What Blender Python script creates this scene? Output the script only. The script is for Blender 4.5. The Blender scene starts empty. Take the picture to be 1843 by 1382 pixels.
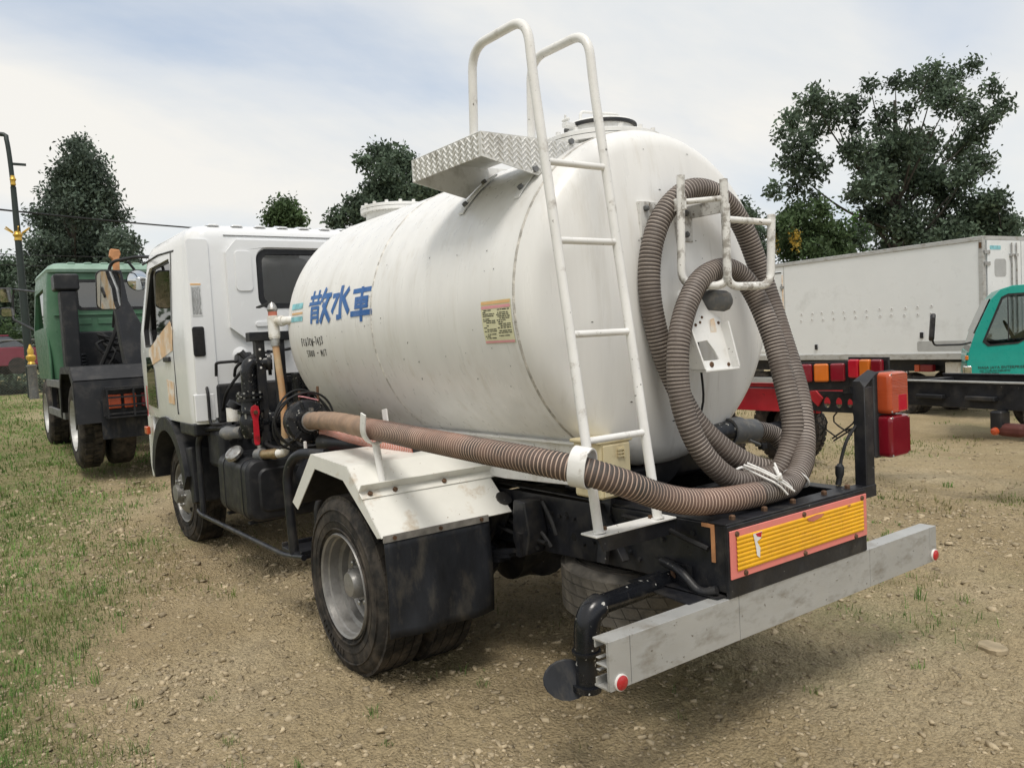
import bpy, bmesh, math, random
import numpy as np
from mathutils import Vector, Matrix
from mathutils.geometry import tessellate_polygon
random.seed(7); RNG = np.random.default_rng(7)
S = bpy.context.scene
COL = S.collection
R = math.radians
PI = math.pi

# ------------------------------------------------------------------ camera, sky, sun, exposure
CAM = Vector((-1.7863, 2.5747, 1.5132))
FW = Vector((0.8104232, -0.58311397, -0.05650078)); RT = Vector((-0.58567549, -0.80873132, -0.05420223)); UP = Vector((0.01408787, -0.07701787, 0.99693018))
cam = bpy.data.cameras.new('camera'); camo = bpy.data.objects.new('camera', cam); COL.objects.link(camo)
cam.sensor_width = 36; cam.sensor_fit = 'HORIZONTAL'; cam.lens = 1449.3*36/1843; cam.clip_start = .05; cam.clip_end = 2000
M4 = Matrix.Identity(4)
for i in range(3): M4[i][0], M4[i][1], M4[i][2], M4[i][3] = RT[i], UP[i], -FW[i], CAM[i]
camo.matrix_world = M4; S.camera = camo
SUN_EL, SUN_AZ = R(64), R(146)          # azimuth: direction towards the sun, from +X counter-clockwise
w = bpy.data.worlds.new('World'); S.world = w; w.use_nodes = True
nt = w.node_tree; nt.nodes.clear(); N = nt.nodes.new; LK = nt.links.new
out = N('ShaderNodeOutputWorld')
sky = N('ShaderNodeTexSky'); sky.sky_type = 'NISHITA'; sky.sun_disc = False; sky.sun_elevation = SUN_EL; sky.sun_rotation = PI/2-SUN_AZ
sky.air_density = 1.0; sky.dust_density = 2.5
bg1 = N('ShaderNodeBackground'); bg1.inputs[1].default_value = .13; LK(sky.outputs[0], bg1.inputs[0])
tc = N('ShaderNodeTexCoord'); sx = N('ShaderNodeSeparateXYZ'); LK(tc.outputs['Generated'], sx.inputs[0])
def mth(op, a, b=None, clamp=False):
    n = N('ShaderNodeMath'); n.operation = op; n.use_clamp = clamp
    for i, v in enumerate((a, b)):
        if v is None: continue
        if isinstance(v, (int, float)): n.inputs[i].default_value = v
        else: LK(v, n.inputs[i])
    return n.outputs[0]
den = mth('ADD', mth('MAXIMUM', sx.outputs[2], 0.0), .22)
cx = N('ShaderNodeCombineXYZ'); LK(mth('DIVIDE', sx.outputs[0], den), cx.inputs[0]); LK(mth('DIVIDE', sx.outputs[1], den), cx.inputs[1])
def noise(scale, detail, off, dist=0.0, rough=.5):
    mp = N('ShaderNodeMapping'); mp.inputs['Location'].default_value = off; mp.inputs['Rotation'].default_value = (0, 0, R(35)); mp.inputs['Scale'].default_value = (scale, scale*.55, 1)
    LK(cx.outputs[0], mp.inputs[0]); n = N('ShaderNodeTexNoise'); n.inputs['Scale'].default_value = 1; n.inputs['Detail'].default_value = detail
    n.inputs['Distortion'].default_value = dist; n.inputs['Roughness'].default_value = rough; LK(mp.outputs[0], n.inputs[0]); return n.outputs[0]
def ramp(src, stops):
    r = N('ShaderNodeValToRGB'); e = r.color_ramp.elements
    while len(e) < len(stops): e.new(.5)
    for k, (p, c) in enumerate(stops): e[k].position = p; e[k].color = (*c, 1) if len(c) == 3 else (c[0],)*3+(1,)
    LK(src, r.inputs[0]); return r.outputs[0]
mask = ramp(noise(.9, 6, (3.1, 1.7, 0), .4, .5), [(.30, (.55,)), (.50, (1.0,))])
tone = ramp(noise(.62, 8, (7.3, 2.2, 0), .5, .58), [(.34, (.40, .455, .525)), (.45, (.545, .565, .58)), (.57, (.645, .632, .60))])
bg2 = N('ShaderNodeBackground'); bg2.inputs[1].default_value = 1.0; LK(tone, bg2.inputs[0])
mx = N('ShaderNodeMixShader'); LK(mask, mx.inputs[0]); LK(bg1.outputs[0], mx.inputs[1]); LK(bg2.outputs[0], mx.inputs[2]); LK(mx.outputs[0], out.inputs[0])
sun = bpy.data.lights.new('sun', 'SUN'); sun.energy = 1.5; sun.angle = R(20); sun.color = (1, .95, .87)
suno = bpy.data.objects.new('sun', sun); COL.objects.link(suno)
sd = Vector((math.cos(SUN_AZ)*math.cos(SUN_EL), math.sin(SUN_AZ)*math.cos(SUN_EL), math.sin(SUN_EL)))
suno.rotation_euler = sd.to_track_quat('Z', 'Y').to_euler(); suno.location = sd*30
S.view_settings.view_transform = 'Standard'; S.view_settings.look = 'None'; S.view_settings.exposure = 0.52; S.view_settings.gamma = 1; S.view_settings.use_curve_mapping = False

# ------------------------------------------------------------------ materials
def mat(name, col, rough=.5, metal=0.0, var=.12, vscale=6.0, dirt=None, dscale=3.0, dlo=.5, dhi=.7, stretch=(1, 1, 1), chips=None, chipscale=40, chipth=.10, bump=0.0, bscale=60, spec=.5, coat=0.0, rvar=.15, alpha=None, trans=0.0, island=0.0, ior=1.45, sheet=False, bstretch=None):
    m = bpy.data.materials.new(name); m.use_nodes = True; t = m.node_tree; n = t.nodes; l = t.links
    b = n['Principled BSDF']; b.inputs['Roughness'].default_value = rough; b.inputs['Metallic'].default_value = metal; b.inputs['Specular IOR Level'].default_value = spec
    b.inputs['Coat Weight'].default_value = coat; b.inputs['Transmission Weight'].default_value = trans; b.inputs['IOR'].default_value = ior
    tcn = n.new('ShaderNodeTexCoord'); mp = n.new('ShaderNodeMapping'); l.new(tcn.outputs['Object'], mp.inputs[0]); mp.inputs['Scale'].default_value = stretch
    def nz(scale, det=5, rg=.55, vec=None):
        q = n.new('ShaderNodeTexNoise'); q.inputs['Scale'].default_value = scale; q.inputs['Detail'].default_value = det; q.inputs['Roughness'].default_value = rg
        l.new(vec or mp.outputs[0], q.inputs[0]); return q.outputs[0]
    def rp(src, a, bb, ca=(0, 0, 0), cb=(1, 1, 1)):
        r = n.new('ShaderNodeValToRGB'); r.color_ramp.elements[0].position = a; r.color_ramp.elements[1].position = bb
        r.color_ramp.elements[0].color = (*ca, 1); r.color_ramp.elements[1].color = (*cb, 1); l.new(src, r.inputs[0]); return r.outputs[0]
    def mix(f, a, c):
        x = n.new('ShaderNodeMix'); x.data_type = 'RGBA'
        for s, v in ((0, f), (6, a), (7, c)):
            if isinstance(v, float): x.inputs[s].default_value = v
            elif isinstance(v, tuple): x.inputs[s].default_value = (*v, 1)
            else: l.new(v, x.inputs[s])
        return x.outputs[2]
    lo = tuple(c*(1-var) for c in col); hi = tuple(min(1, c*(1+var)) for c in col)
    c = rp(nz(vscale), .35, .65, lo, hi)
    if island:
        g = n.new('ShaderNodeNewGeometry'); hsv = n.new('ShaderNodeHueSaturation'); ma = n.new('ShaderNodeMapRange'); l.new(g.outputs['Random Per Island'], ma.inputs[0])
        ma.inputs[3].default_value = 1-island; ma.inputs[4].default_value = 1+island; l.new(ma.outputs[0], hsv.inputs['Value']); l.new(c, hsv.inputs['Color']); c = hsv.outputs[0]
    if dirt: c = mix(rp(nz(dscale, 8, .65), dlo, dhi), c, dirt)
    if chips:
        ch = mix(rp(nz(chipscale, 3, .6, tcn.outputs['Object']), 1-chipth-.30, 1-chipth-.27), c, chips); c = ch
    l.new(c, b.inputs['Base Color'])
    if rvar:
        rr = n.new('ShaderNodeMapRange'); l.new(nz(vscale*2.3), rr.inputs[0]); rr.inputs[1].default_value = .3; rr.inputs[2].default_value = .7
        rr.inputs[3].default_value = max(0, rough-rvar); rr.inputs[4].default_value = min(1, rough+rvar); l.new(rr.outputs[0], b.inputs['Roughness'])
    if bump:
        bp_ = n.new('ShaderNodeBump'); bp_.inputs['Strength'].default_value = bump; bp_.inputs['Distance'].default_value = .01
        v = None
        if bstretch: m2 = n.new('ShaderNodeMapping'); m2.inputs['Scale'].default_value = bstretch; l.new(tcn.outputs['Object'], m2.inputs[0]); v = m2.outputs[0]
        l.new(nz(bscale, 4, .6, v), bp_.inputs['Height']); l.new(bp_.outputs[0], b.inputs['Normal'])
    if alpha is not None: b.inputs['Alpha'].default_value = alpha
    if sheet:   # thin leaf: some light passes through
        tr = n.new('ShaderNodeBsdfTranslucent'); l.new(c, tr.inputs[0]); ms = n.new('ShaderNodeMixShader'); ms.inputs[0].default_value = .3
        l.new(b.outputs[0], ms.inputs[1]); l.new(tr.outputs[0], ms.inputs[2]); l.new(ms.outputs[0], n['Material Output'].inputs[0])
    return m
def glass(name, tint, refl=.04):
    m = bpy.data.materials.new(name); m.use_nodes = True; t = m.node_tree; n = t.nodes; l = t.links; n.remove(n['Principled BSDF'])
    g = n.new('ShaderNodeBsdfGlossy'); g.inputs['Roughness'].default_value = .02; tr = n.new('ShaderNodeBsdfTransparent'); tr.inputs[0].default_value = (*tint, 1)
    fr = n.new('ShaderNodeFresnel'); fr.inputs[0].default_value = 1.5; a = n.new('ShaderNodeMath'); a.operation = 'ADD'; a.inputs[1].default_value = refl; l.new(fr.outputs[0], a.inputs[0])
    x = n.new('ShaderNodeMixShader'); l.new(a.outputs[0], x.inputs[0]); l.new(tr.outputs[0], x.inputs[1]); l.new(g.outputs[0], x.inputs[2]); l.new(x.outputs[0], n['Material Output'].inputs[0])
    return m
WHITE = (.80, .80, .78)
M = {
 'tank': mat('tank_white_paint', (.785, .78, .76), .34, var=.035, vscale=2.5, dirt=(.53, .495, .425), dscale=2.4, dlo=.54, dhi=.98, stretch=(4.5, 4.5, .45), rvar=.10, bump=.10, bscale=3.2),
 'white': mat('white_paint', (.77, .77, .755), .38, var=.05, dirt=(.45, .41, .34), dscale=5, dlo=.56, dhi=.82, chips=(.14, .11, .09), chipscale=70, chipth=.01, bump=.04, bscale=40),
 'rail': mat('chipped_white_pipe_paint', (.76, .755, .735), .4, var=.06, dirt=(.40, .37, .33), dscale=14, dlo=.58, dhi=.72, chips=(.20, .19, .175), chipscale=34, chipth=.015, bump=.10, bscale=90),
 'rackpaint': mat('worn_white_rack_paint', (.72, .715, .69), .5, var=.08, dirt=(.33, .31, .28), dscale=18, dlo=.50, dhi=.60, chips=(.20, .17, .14), chipscale=50, chipth=.045, bump=.14, bscale=90),
 'cab': mat('white_cab_paint', (.80, .81, .82), .22, var=.015, dirt=(.55, .54, .50), dscale=3, dlo=.62, dhi=.95, coat=.5, rvar=.06),
 'fender': mat('cream_fender_paint', (.74, .735, .69), .42, var=.04, dirt=(.42, .30, .17), dscale=5.5, dlo=.60, dhi=.78, chips=(.20, .11, .06), chipscale=38, chipth=-.01, bump=.05, bscale=30),
 'tread': mat('checker_plate_paint', (.70, .70, .685), .42, var=.06, dirt=(.40, .39, .36), dscale=12, dlo=.5, dhi=.75, bump=.05),
 'black': mat('black_chassis_paint', (.014, .015, .019), .42, var=.3, dirt=(.06, .055, .048), dscale=7, dlo=.50, dhi=.80, chips=(.25, .24, .22), chipscale=55, chipth=-.025, bump=.12, bscale=35),
 'blackpipe': mat('glossy_black_paint', (.010, .011, .014), .28, var=.3, dirt=(.07, .065, .06), dscale=16, dlo=.55, dhi=.75, chips=(.55, .54, .5), chipscale=42, chipth=.035, bump=.05, bscale=25),
 'rubber': mat('tyre_rubber', (.020, .019, .018), .78, var=.25, dirt=(.12, .10, .08), dscale=9, dlo=.42, dhi=.78, bump=.25, bscale=60, spec=.3),
 'flap': mat('black_rubber_sheet', (.017, .019, .024), .55, var=.25, dirt=(.11, .098, .078), dscale=5, dlo=.50, dhi=.85, stretch=(1, 2, .9), bump=.1, bscale=20, spec=.35),
 'plastic': mat('black_plastic', (.014, .015, .018), .5, var=.15, dirt=(.06, .055, .05), dscale=6, dlo=.5, dhi=.8),
 'rim': mat('worn_grey_steel_rim', (.27, .265, .255), .45, metal=.5, var=.18, vscale=9, dirt=(.17, .16, .15), dscale=16, dlo=.50, dhi=.80, bump=.15, bscale=60),
 'alu': mat('weathered_aluminium', (.47, .475, .465), .46, metal=.35, var=.06, vscale=3, dirt=(.26, .235, .195), dscale=7, dlo=.50, dhi=.74, stretch=(1, 1, 2.5), chips=(.19, .17, .145), chipscale=40, chipth=.02, bump=.06, bscale=50),
 'steel': mat('bare_steel', (.42, .42, .41), .38, metal=.8, var=.15, dirt=(.15, .11, .08), dscale=20, dlo=.5, dhi=.7),
 'bolt': mat('rusty_bolt', (.13, .075, .045), .7, metal=.4, var=.3, vscale=90),
 'dark_hole': mat('dark_hollow', (.006, .006, .006), .9),
 'hose_rib': mat('brown_hose_rib', (.20, .118, .088), .62, var=.3, vscale=5, dirt=(.055, .048, .044), dscale=2.2, dlo=.38, dhi=.62, bump=.1, bscale=80),
 'hose_groove': mat('pale_hose_groove', (.62, .46, .37), .6, var=.2, vscale=4, dirt=(.34, .25, .20), dscale=2.6, dlo=.40, dhi=.62),
 'hose_taped': mat('dusty_hose_cover', (.31, .21, .145), .75, var=.15, vscale=8, dirt=(.22, .16, .12), dscale=9, dlo=.45, dhi=.65, bump=.3, bscale=40),
 'coil_rib': mat('grey_brown_hose_rib', (.078, .062, .053), .6, var=.25, vscale=5, dirt=(.12, .09, .075), dscale=3.5, dlo=.5, dhi=.75, bump=.1, bscale=80),
 'coil_groove': mat('grey_hose_groove', (.46, .40, .355), .6, var=.2, vscale=4, dirt=(.19, .165, .145), dscale=3.4, dlo=.42, dhi=.62),
 'yellow': mat('amber_reflective_sheet', (.83, .43, .008), .35, var=.06, dirt=(.62, .30, .02), dscale=5, dlo=.5, dhi=.8),
 'pink': mat('faded_red_border', (.78, .235, .20), .45, var=.06, dirt=(.60, .22, .18), dscale=6),
 'red_lens': mat('red_lens', (.20, .008, .018), .16, var=.08, coat=.6, rvar=.05),
 'bright_red': mat('bright_red_lens', (.50, .012, .03), .2, var=.05, coat=.4, rvar=.05),
 'orange_lens': mat('orange_lens', (.50, .085, .028), .2, var=.08, coat=.5, rvar=.05, bump=.2, bscale=50, bstretch=(.1, .1, 6)),
 'amber_lens': mat('amber_lens', (.62, .16, .02), .2, var=.06, coat=.5, rvar=.05),
 'red': mat('red_valve_paint', (.55, .018, .035), .38, var=.1, dirt=(.2, .02, .02), dscale=20),
 'reflector': mat('red_reflector', (.45, .02, .025), .22, var=.15, coat=.4, dirt=(.35, .1, .08), dscale=40),
 'salmon': mat('salmon_primer', (.52, .17, .115), .6, var=.15, dirt=(.3, .1, .06), dscale=15),
 'pvc': mat('white_plastic_pipe', (.78, .77, .74), .4, var=.04, dirt=(.5, .45, .36), dscale=12),
 'stained': mat('stained_clear_tube', (.44, .33, .20), .3, var=.3, vscale=4, dirt=(.46, .22, .09), dscale=2.2, dlo=.40, dhi=.60, stretch=(1, 1, 1.0)),
 'brass': mat('dull_brass', (.40, .30, .17), .4, metal=.7, var=.25, vscale=30),
 'grey': mat('grey_plastic', (.13, .135, .14), .5, var=.2, dirt=(.25, .23, .2), dscale=20),
 'cream': mat('cream_box_paint', (.66, .575, .37), .45, var=.05, dirt=(.40, .30, .16), dscale=8, dlo=.6, dhi=.8),
 'green_knob': mat('dark_green_knob', (.015, .07, .05), .4),
 'chrome': mat('mirror_glass', (.62, .64, .65), .03, metal=1.0, var=.02, rvar=.01),
 'blue': mat('blue_lettering', (.008, .105, .36), .4, var=.06, dirt=(.03, .15, .42), dscale=5),
 'ink': mat('black_ink', (.02, .02, .02), .6),
 'sticker': mat('pale_yellow_sticker', (.72, .70, .47), .5, var=.04),
 'sticker_white': mat('white_sticker', (.70, .71, .71), .5, var=.04),
 'sticker_pink': mat('pink_sticker_band', (.72, .33, .36), .5),
 'sticker_orange': mat('orange_sticker_band', (.75, .47, .22), .5),
 'cyan': mat('cyan_sticker', (.22, .52, .58), .45, var=.25, vscale=20),
 'primer': mat('tan_filler_patch', (.68, .47, .28), .6, var=.10, vscale=10, dirt=(.78, .74, .68), dscale=7, dlo=.45, dhi=.62),
 'paper': mat('torn_white_film', (.75, .73, .70), .6),
 'rope': mat('white_rope', (.78, .77, .75), .8, var=.08, vscale=80, bump=.4, bscale=200),
 'glass': glass('window_glass', (.50, .55, .55)),
 'glass_dark': glass('dark_window_glass', (.22, .25, .26), .15),
 'interior': mat('dark_interior', (.02, .021, .023), .7),
 'green': mat('green_truck_paint', (.060, .15, .085), .4, var=.08, dirt=(.10, .17, .12), dscale=3, dlo=.5, dhi=.8),
 'green_roof': mat('pale_green_roof_paint', (.24, .36, .29), .45, var=.07, dirt=(.16, .26, .2), dscale=4),
 'amber_metal': mat('orange_painted_steel', (.50, .24, .11), .6, var=.2, vscale=12),
 'teal': mat('teal_truck_paint', (.008, .31, .26), .3, var=.05, coat=.4, rvar=.06),
 'box_white': mat('white_van_panel', (.74, .765, .775), .38, var=.025, vscale=1.5, dirt=(.47, .48, .47), dscale=1.5, dlo=.55, dhi=.9),
 'box_grey': mat('grey_patch', (.40, .41, .41), .5, var=.06),
 'redframe': mat('red_chassis_paint', (.42, .022, .03), .45, var=.12, dirt=(.10, .02, .02), dscale=6, dlo=.6, dhi=.7),
 'gold': mat('gold_ornament', (.62, .40, .08), .35, metal=.5, var=.15, vscale=20),
 'pole': mat('black_green_pole', (.018, .028, .025), .5),
 'maroon': mat('maroon_car_paint', (.22, .018, .045), .3, coat=.5),
 'wire': mat('fence_wire', (.22, .22, .21), .5, metal=.6),
 'cable': mat('black_cable', (.012, .012, .013), .6),
 'bark': mat('tree_bark', (.055, .050, .042), .9, var=.3, vscale=8, bump=.5, bscale=20, stretch=(1, 1, .3)),
 'leaf_dark': mat('dark_green_leaves', (.088, .125, .085), .6, var=.50, vscale=.7, island=.45, sheet=True, rvar=0, spec=.25),
 'leaf_mid': mat('mid_green_leaves', (.075, .118, .052), .6, var=.3, vscale=.9, island=.4, sheet=True, rvar=0, spec=.25),
 'leaf_grey': mat('grey_green_leaves', (.092, .125, .096), .6, var=.45, vscale=.6, island=.45, sheet=True, rvar=0, spec=.25),
 'vine': mat('bright_vine_leaves', (.07, .145, .04), .6, var=.3, vscale=1.5, island=.4, sheet=True, rvar=0),
 'flower': mat('yellow_flower_spikes', (.62, .44, .09), .7, var=.2, vscale=4, island=.3, sheet=True, rvar=0),
 'grass': mat('green_grass_blades', (.13, .235, .06), .7, var=.3, vscale=1.2, island=.4, sheet=True, rvar=0, dirt=(.24, .22, .095), dscale=2.5, dlo=.50, dhi=.72, spec=.2),
 'drygrass': mat('dry_grass_blades', (.26, .225, .11), .8, var=.3, vscale=1.2, island=.4, sheet=True, rvar=0, dirt=(.15, .19, .055), dscale=1.0, dlo=.38, dhi=.55, spec=.2),
 'stone': mat('pale_gravel_stone', (.37, .305, .205), .9, var=.18, vscale=14, island=.32, bump=.3, bscale=80, spec=.2),
}

# ------------------------------------------------------------------ mesh helpers
class MB:
    """collects vertices and faces of one mesh"""
    def __init__(s): s.v = []; s.f = []; s.m = []
    def add(s, vs, fs, mi=0):
        o = len(s.v); s.v.extend([tuple(q) for q in vs]); s.f.extend([tuple(i+o for i in f) for f in fs]); s.m.extend([mi]*len(fs)); return s
    def box(s, c, d, rot=None, mi=0):
        x, y, z = d[0]/2, d[1]/2, d[2]/2
        vs = [Vector(q) for q in ((-x, -y, -z), (x, -y, -z), (x, y, -z), (-x, y, -z), (-x, -y, z), (x, -y, z), (x, y, z), (-x, y, z))]
        if rot is not None: vs = [rot @ q for q in vs]
        c = Vector(c)
        return s.add([q+c for q in vs], [(0, 3, 2, 1), (4, 5, 6, 7), (0, 1, 5, 4), (1, 2, 6, 5), (2, 3, 7, 6), (3, 0, 4, 7)], mi)
    def bb(s, a, b, mi=0):
        return s.box([(a[i]+b[i])/2 for i in range(3)], [abs(b[i]-a[i]) for i in range(3)], None, mi)
    def bar(s, a, b, w_, h_, mi=0, up=(0, 0, 1)):
        a, b = Vector(a), Vector(b); d = b-a; x = d.normalized(); u = Vector(up)
        if abs(x.dot(u)) > .99: u = Vector((1, 0, 0))
        y = u.cross(x).normalized(); z = x.cross(y); rot = Matrix((x, y, z)).transposed()
        return s.box((a+b)/2, (d.length, w_, h_), rot, mi)
    def tube(s, pts, r, seg=12, mi=0, cap=True, mfn=None):
        pts = [Vector(q) for q in pts]; n = len(pts); rs = r if hasattr(r, '__len__') else [r]*n
        t = [(pts[min(i+1, n-1)]-pts[max(i-1, 0)]).normalized() for i in range(n)]
        u = Vector((0, 0, 1)) if abs(t[0].z) < .9 else Vector((1, 0, 0)); u = (u-t[0]*u.dot(t[0])).normalized(); vs = []
        for i in range(n):
            u = (u-t[i]*u.dot(t[i])).normalized(); w_ = t[i].cross(u)
            for k in range(seg):
                a = 2*PI*k/seg; vs.append(pts[i]+(u*math.cos(a)+w_*math.sin(a))*rs[i])
        o = len(s.v); s.v.extend([tuple(q) for q in vs])
        for i in range(n-1):
            q = mfn(i) if mfn else mi
            for k in range(seg):
                k2 = (k+1) % seg; s.f.append((o+i*seg+k, o+i*seg+k2, o+(i+1)*seg+k2, o+(i+1)*seg+k)); s.m.append(q)
        if cap: s.f.append(tuple(o+k for k in range(seg))[::-1]); s.m.append(mi); s.f.append(tuple(o+(n-1)*seg+k for k in range(seg))); s.m.append(mi)
        return s
    def lathe(s, prof, origin, axis, seg=32, mi=0, caps=True, mis=None):
        """prof: (radius, distance along axis)"""
        ax = Vector(axis).normalized(); u = Vector((0, 0, 1)) if abs(ax.z) < .9 else Vector((1, 0, 0)); u = (u-ax*u.dot(ax)).normalized(); v = ax.cross(u); o0 = Vector(origin)
        o = len(s.v); n = len(prof)
        for r, d in prof:
            for k in range(seg):
                a = 2*PI*k/seg; s.v.append(tuple(o0+ax*d+(u*math.cos(a)+v*math.sin(a))*r))
        for i in range(n-1):
            for k in range(seg):
                k2 = (k+1) % seg; s.f.append((o+i*seg+k, o+i*seg+k2, o+(i+1)*seg+k2, o+(i+1)*seg+k)); s.m.append(mis[i] if mis else mi)
        if caps:
            if prof[0][0] > 1e-4: s.f.append(tuple(o+k for k in range(seg))[::-1]); s.m.append(mi)
            if prof[-1][0] > 1e-4: s.f.append(tuple(o+(n-1)*seg+k for k in range(seg))); s.m.append(mi)
        return s
    def prism(s, poly, a, b, plane='xz', holes=(), mi=0):
        """polygon (with holes) in a plane, extruded from a to b along the third axis"""
        def P(q, h):
            if plane == 'xz': return (q[0], h, q[1])
            if plane == 'yz': return (h, q[0], q[1])
            return (q[0], q[1], h)
        loops = [list(poly)]+[list(h) for h in holes]; flat = [q for lp in loops for q in lp]
        tri = tessellate_polygon([[Vector((q[0], q[1], 0)) for q in lp] for lp in loops]); n = len(flat)
        vs = [P(q, a) for q in flat]+[P(q, b) for q in flat]; fs = [tuple(t) for t in tri]+[tuple(i+n for i in t)[::-1] for t in tri]; o = 0
        for lp in loops:
            k = len(lp)
            for i in range(k): j = (i+1) % k; fs.append((o+i, o+j, o+j+n, o+i+n))
            o += k
        return s.add(vs, fs, mi)
    def loft(s, loops, mi=0, cap=True):
        k = len(loops[0]); vs = [q for lp in loops for q in lp]; fs = []
        for i in range(len(loops)-1):
            for j in range(k): j2 = (j+1) % k; fs.append((i*k+j, i*k+j2, (i+1)*k+j2, (i+1)*k+j))
        if cap: fs.append(tuple(range(k))[::-1]); fs.append(tuple((len(loops)-1)*k+j for j in range(k)))
        return s.add(vs, fs, mi)
    def build(s, name, m=None, parent=None, smooth=None, bevel=0, seg=2, loc=None, sub=False):
        me = bpy.data.meshes.new(name); me.from_pydata(s.v, [], s.f)
        ms = m if isinstance(m, (list, tuple)) else [m]
        for q in ms: me.materials.append(M[q] if isinstance(q, str) else q)
        if len(ms) > 1: me.polygons.foreach_set('material_index', s.m)
        bm = bmesh.new(); bm.from_mesh(me)
        if len(bm.verts) < 60000: bmesh.ops.recalc_face_normals(bm, faces=bm.faces)
        bm.to_mesh(me); bm.free()
        if smooth: me.polygons.foreach_set('use_smooth', [True]*len(me.polygons)); me.set_sharp_from_angle(angle=R(smooth))
        me.update(); o = bpy.data.objects.new(name, me); COL.objects.link(o)
        if parent: o.parent = parent
        if loc is not None: o.location = loc
        if bevel:
            b = o.modifiers.new('bevel', 'BEVEL'); b.width = bevel; b.segments = seg; b.limit_method = 'ANGLE'; b.angle_limit = R(40)
            if not smooth: me.polygons.foreach_set('use_smooth', [True]*len(me.polygons)); b.harden_normals = True
        return o
def one(name, m, parent, fn, *a, **k):
    kw = {q: k.pop(q) for q in ('smooth', 'bevel', 'seg', 'loc') if q in k}
    b = MB(); getattr(b, fn)(*a, **k); return b.build(name, m, parent, **kw)
def tag(o, label=None, cat=None, group=None, kind=None):
    for k, v in (('label', label), ('category', cat), ('group', group), ('kind', kind)):
        if v: o[k] = v
    return o
def empty(name, loc=(0, 0, 0), rz=0, rot=None):
    o = bpy.data.objects.new(name, None); COL.objects.link(o); o.location = loc; o.rotation_euler = rot or (0, 0, rz); o.empty_display_size = .2; return o
def dup(o, parent=None):
    c = o.copy(); COL.objects.link(c); c.parent = parent
    for ch in list(o.children): dup(ch, c)
    return c
def spline(pts, step=.03, closed=False):
    """Catmull-Rom through pts, resampled evenly"""
    P = [Vector(q) for q in pts]; P = [P[0]*2-P[1]]+P+[P[-1]*2-P[-2]]; o = []
    for i in range(1, len(P)-2):
        a, b, c, d = P[i-1:i+3]
        for k in range(40):
            t = k/40; o.append(.5*((2*b)+(c-a)*t+(2*a-5*b+4*c-d)*t*t+(3*b-a-3*c+d)*t**3))
    o.append(P[-2]); L = [0]
    for i in range(1, len(o)): L.append(L[-1]+(o[i]-o[i-1]).length)
    n = max(2, int(L[-1]/step)); r = []; j = 0
    for k in range(n+1):
        s_ = L[-1]*k/n
        while j < len(o)-2 and L[j+1] < s_: j += 1
        f = (s_-L[j])/max(1e-9, L[j+1]-L[j]); r.append(o[j].lerp(o[j+1], min(1, max(0, f))))
    return r
def corner(pts, rad, n=6):
    """polyline with rounded corners"""
    P = [Vector(q) for q in pts]; o = [P[0]]
    for i in range(1, len(P)-1):
        a, b, c = P[i-1], P[i], P[i+1]; u = (a-b); v = (c-b); r = min(rad, u.length*.49, v.length*.49); p0 = b+u.normalized()*r; p1 = b+v.normalized()*r
        for k in range(n+1): t = k/n; o.append(p0*(1-t)**2+b*2*t*(1-t)+p1*t*t)
    o.append(P[-1]); return o
def rrect(x0, x1, y0, y1, r, n=5):
    o = []
    for cx_, cy_, a0 in ((x1-r, y1-r, 0), (x0+r, y1-r, 90), (x0+r, y0+r, 180), (x1-r, y0+r, 270)):
        for k in range(n+1): a = R(a0+90*k/n); o.append((cx_+r*math.cos(a), cy_+r*math.sin(a)))
    return o
def cut(o, cutters):
    """subtract cutter meshes for good and drop them"""
    for c in cutters: c.parent = o.parent
    bpy.context.view_layer.update()
    for c in cutters:
        b = o.modifiers.new('cut', 'BOOLEAN'); b.operation = 'DIFFERENCE'; b.object = c; b.solver = 'EXACT'
    dg = bpy.context.evaluated_depsgraph_get(); me = bpy.data.meshes.new_from_object(o.evaluated_get(dg)); o.modifiers.clear(); o.data = me
    for c in cutters: d = c.data; bpy.data.objects.remove(c); bpy.data.meshes.remove(d)
    me.polygons.foreach_set('use_smooth', [True]*len(me.polygons)); me.set_sharp_from_angle(angle=R(28))
    return o
def big(name, V, F, m, parent=None, smooth=False, nper=3, mi=None):
    """fast mesh from arrays (all faces with nper corners)"""
    me = bpy.data.meshes.new(name); V = np.asarray(V, np.float32).reshape(-1, 3); F = np.asarray(F, np.int32).reshape(-1, nper)
    me.vertices.add(len(V)); me.vertices.foreach_set('co', V.ravel()); me.loops.add(F.size); me.loops.foreach_set('vertex_index', F.ravel())
    me.polygons.add(len(F)); me.polygons.foreach_set('loop_start', np.arange(0, F.size, nper, dtype=np.int32)); me.polygons.foreach_set('loop_total', np.full(len(F), nper, np.int32))
    for q in (m if isinstance(m, (list, tuple)) else [m]): me.materials.append(M[q] if isinstance(q, str) else q)
    if mi is not None: me.polygons.foreach_set('material_index', np.asarray(mi, np.int32))
    if smooth: me.polygons.foreach_set('use_smooth', np.ones(len(F), bool))
    me.update(calc_edges=True); me.validate(); o = bpy.data.objects.new(name, me); COL.objects.link(o)
    if parent: o.parent = parent
    return o

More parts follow.
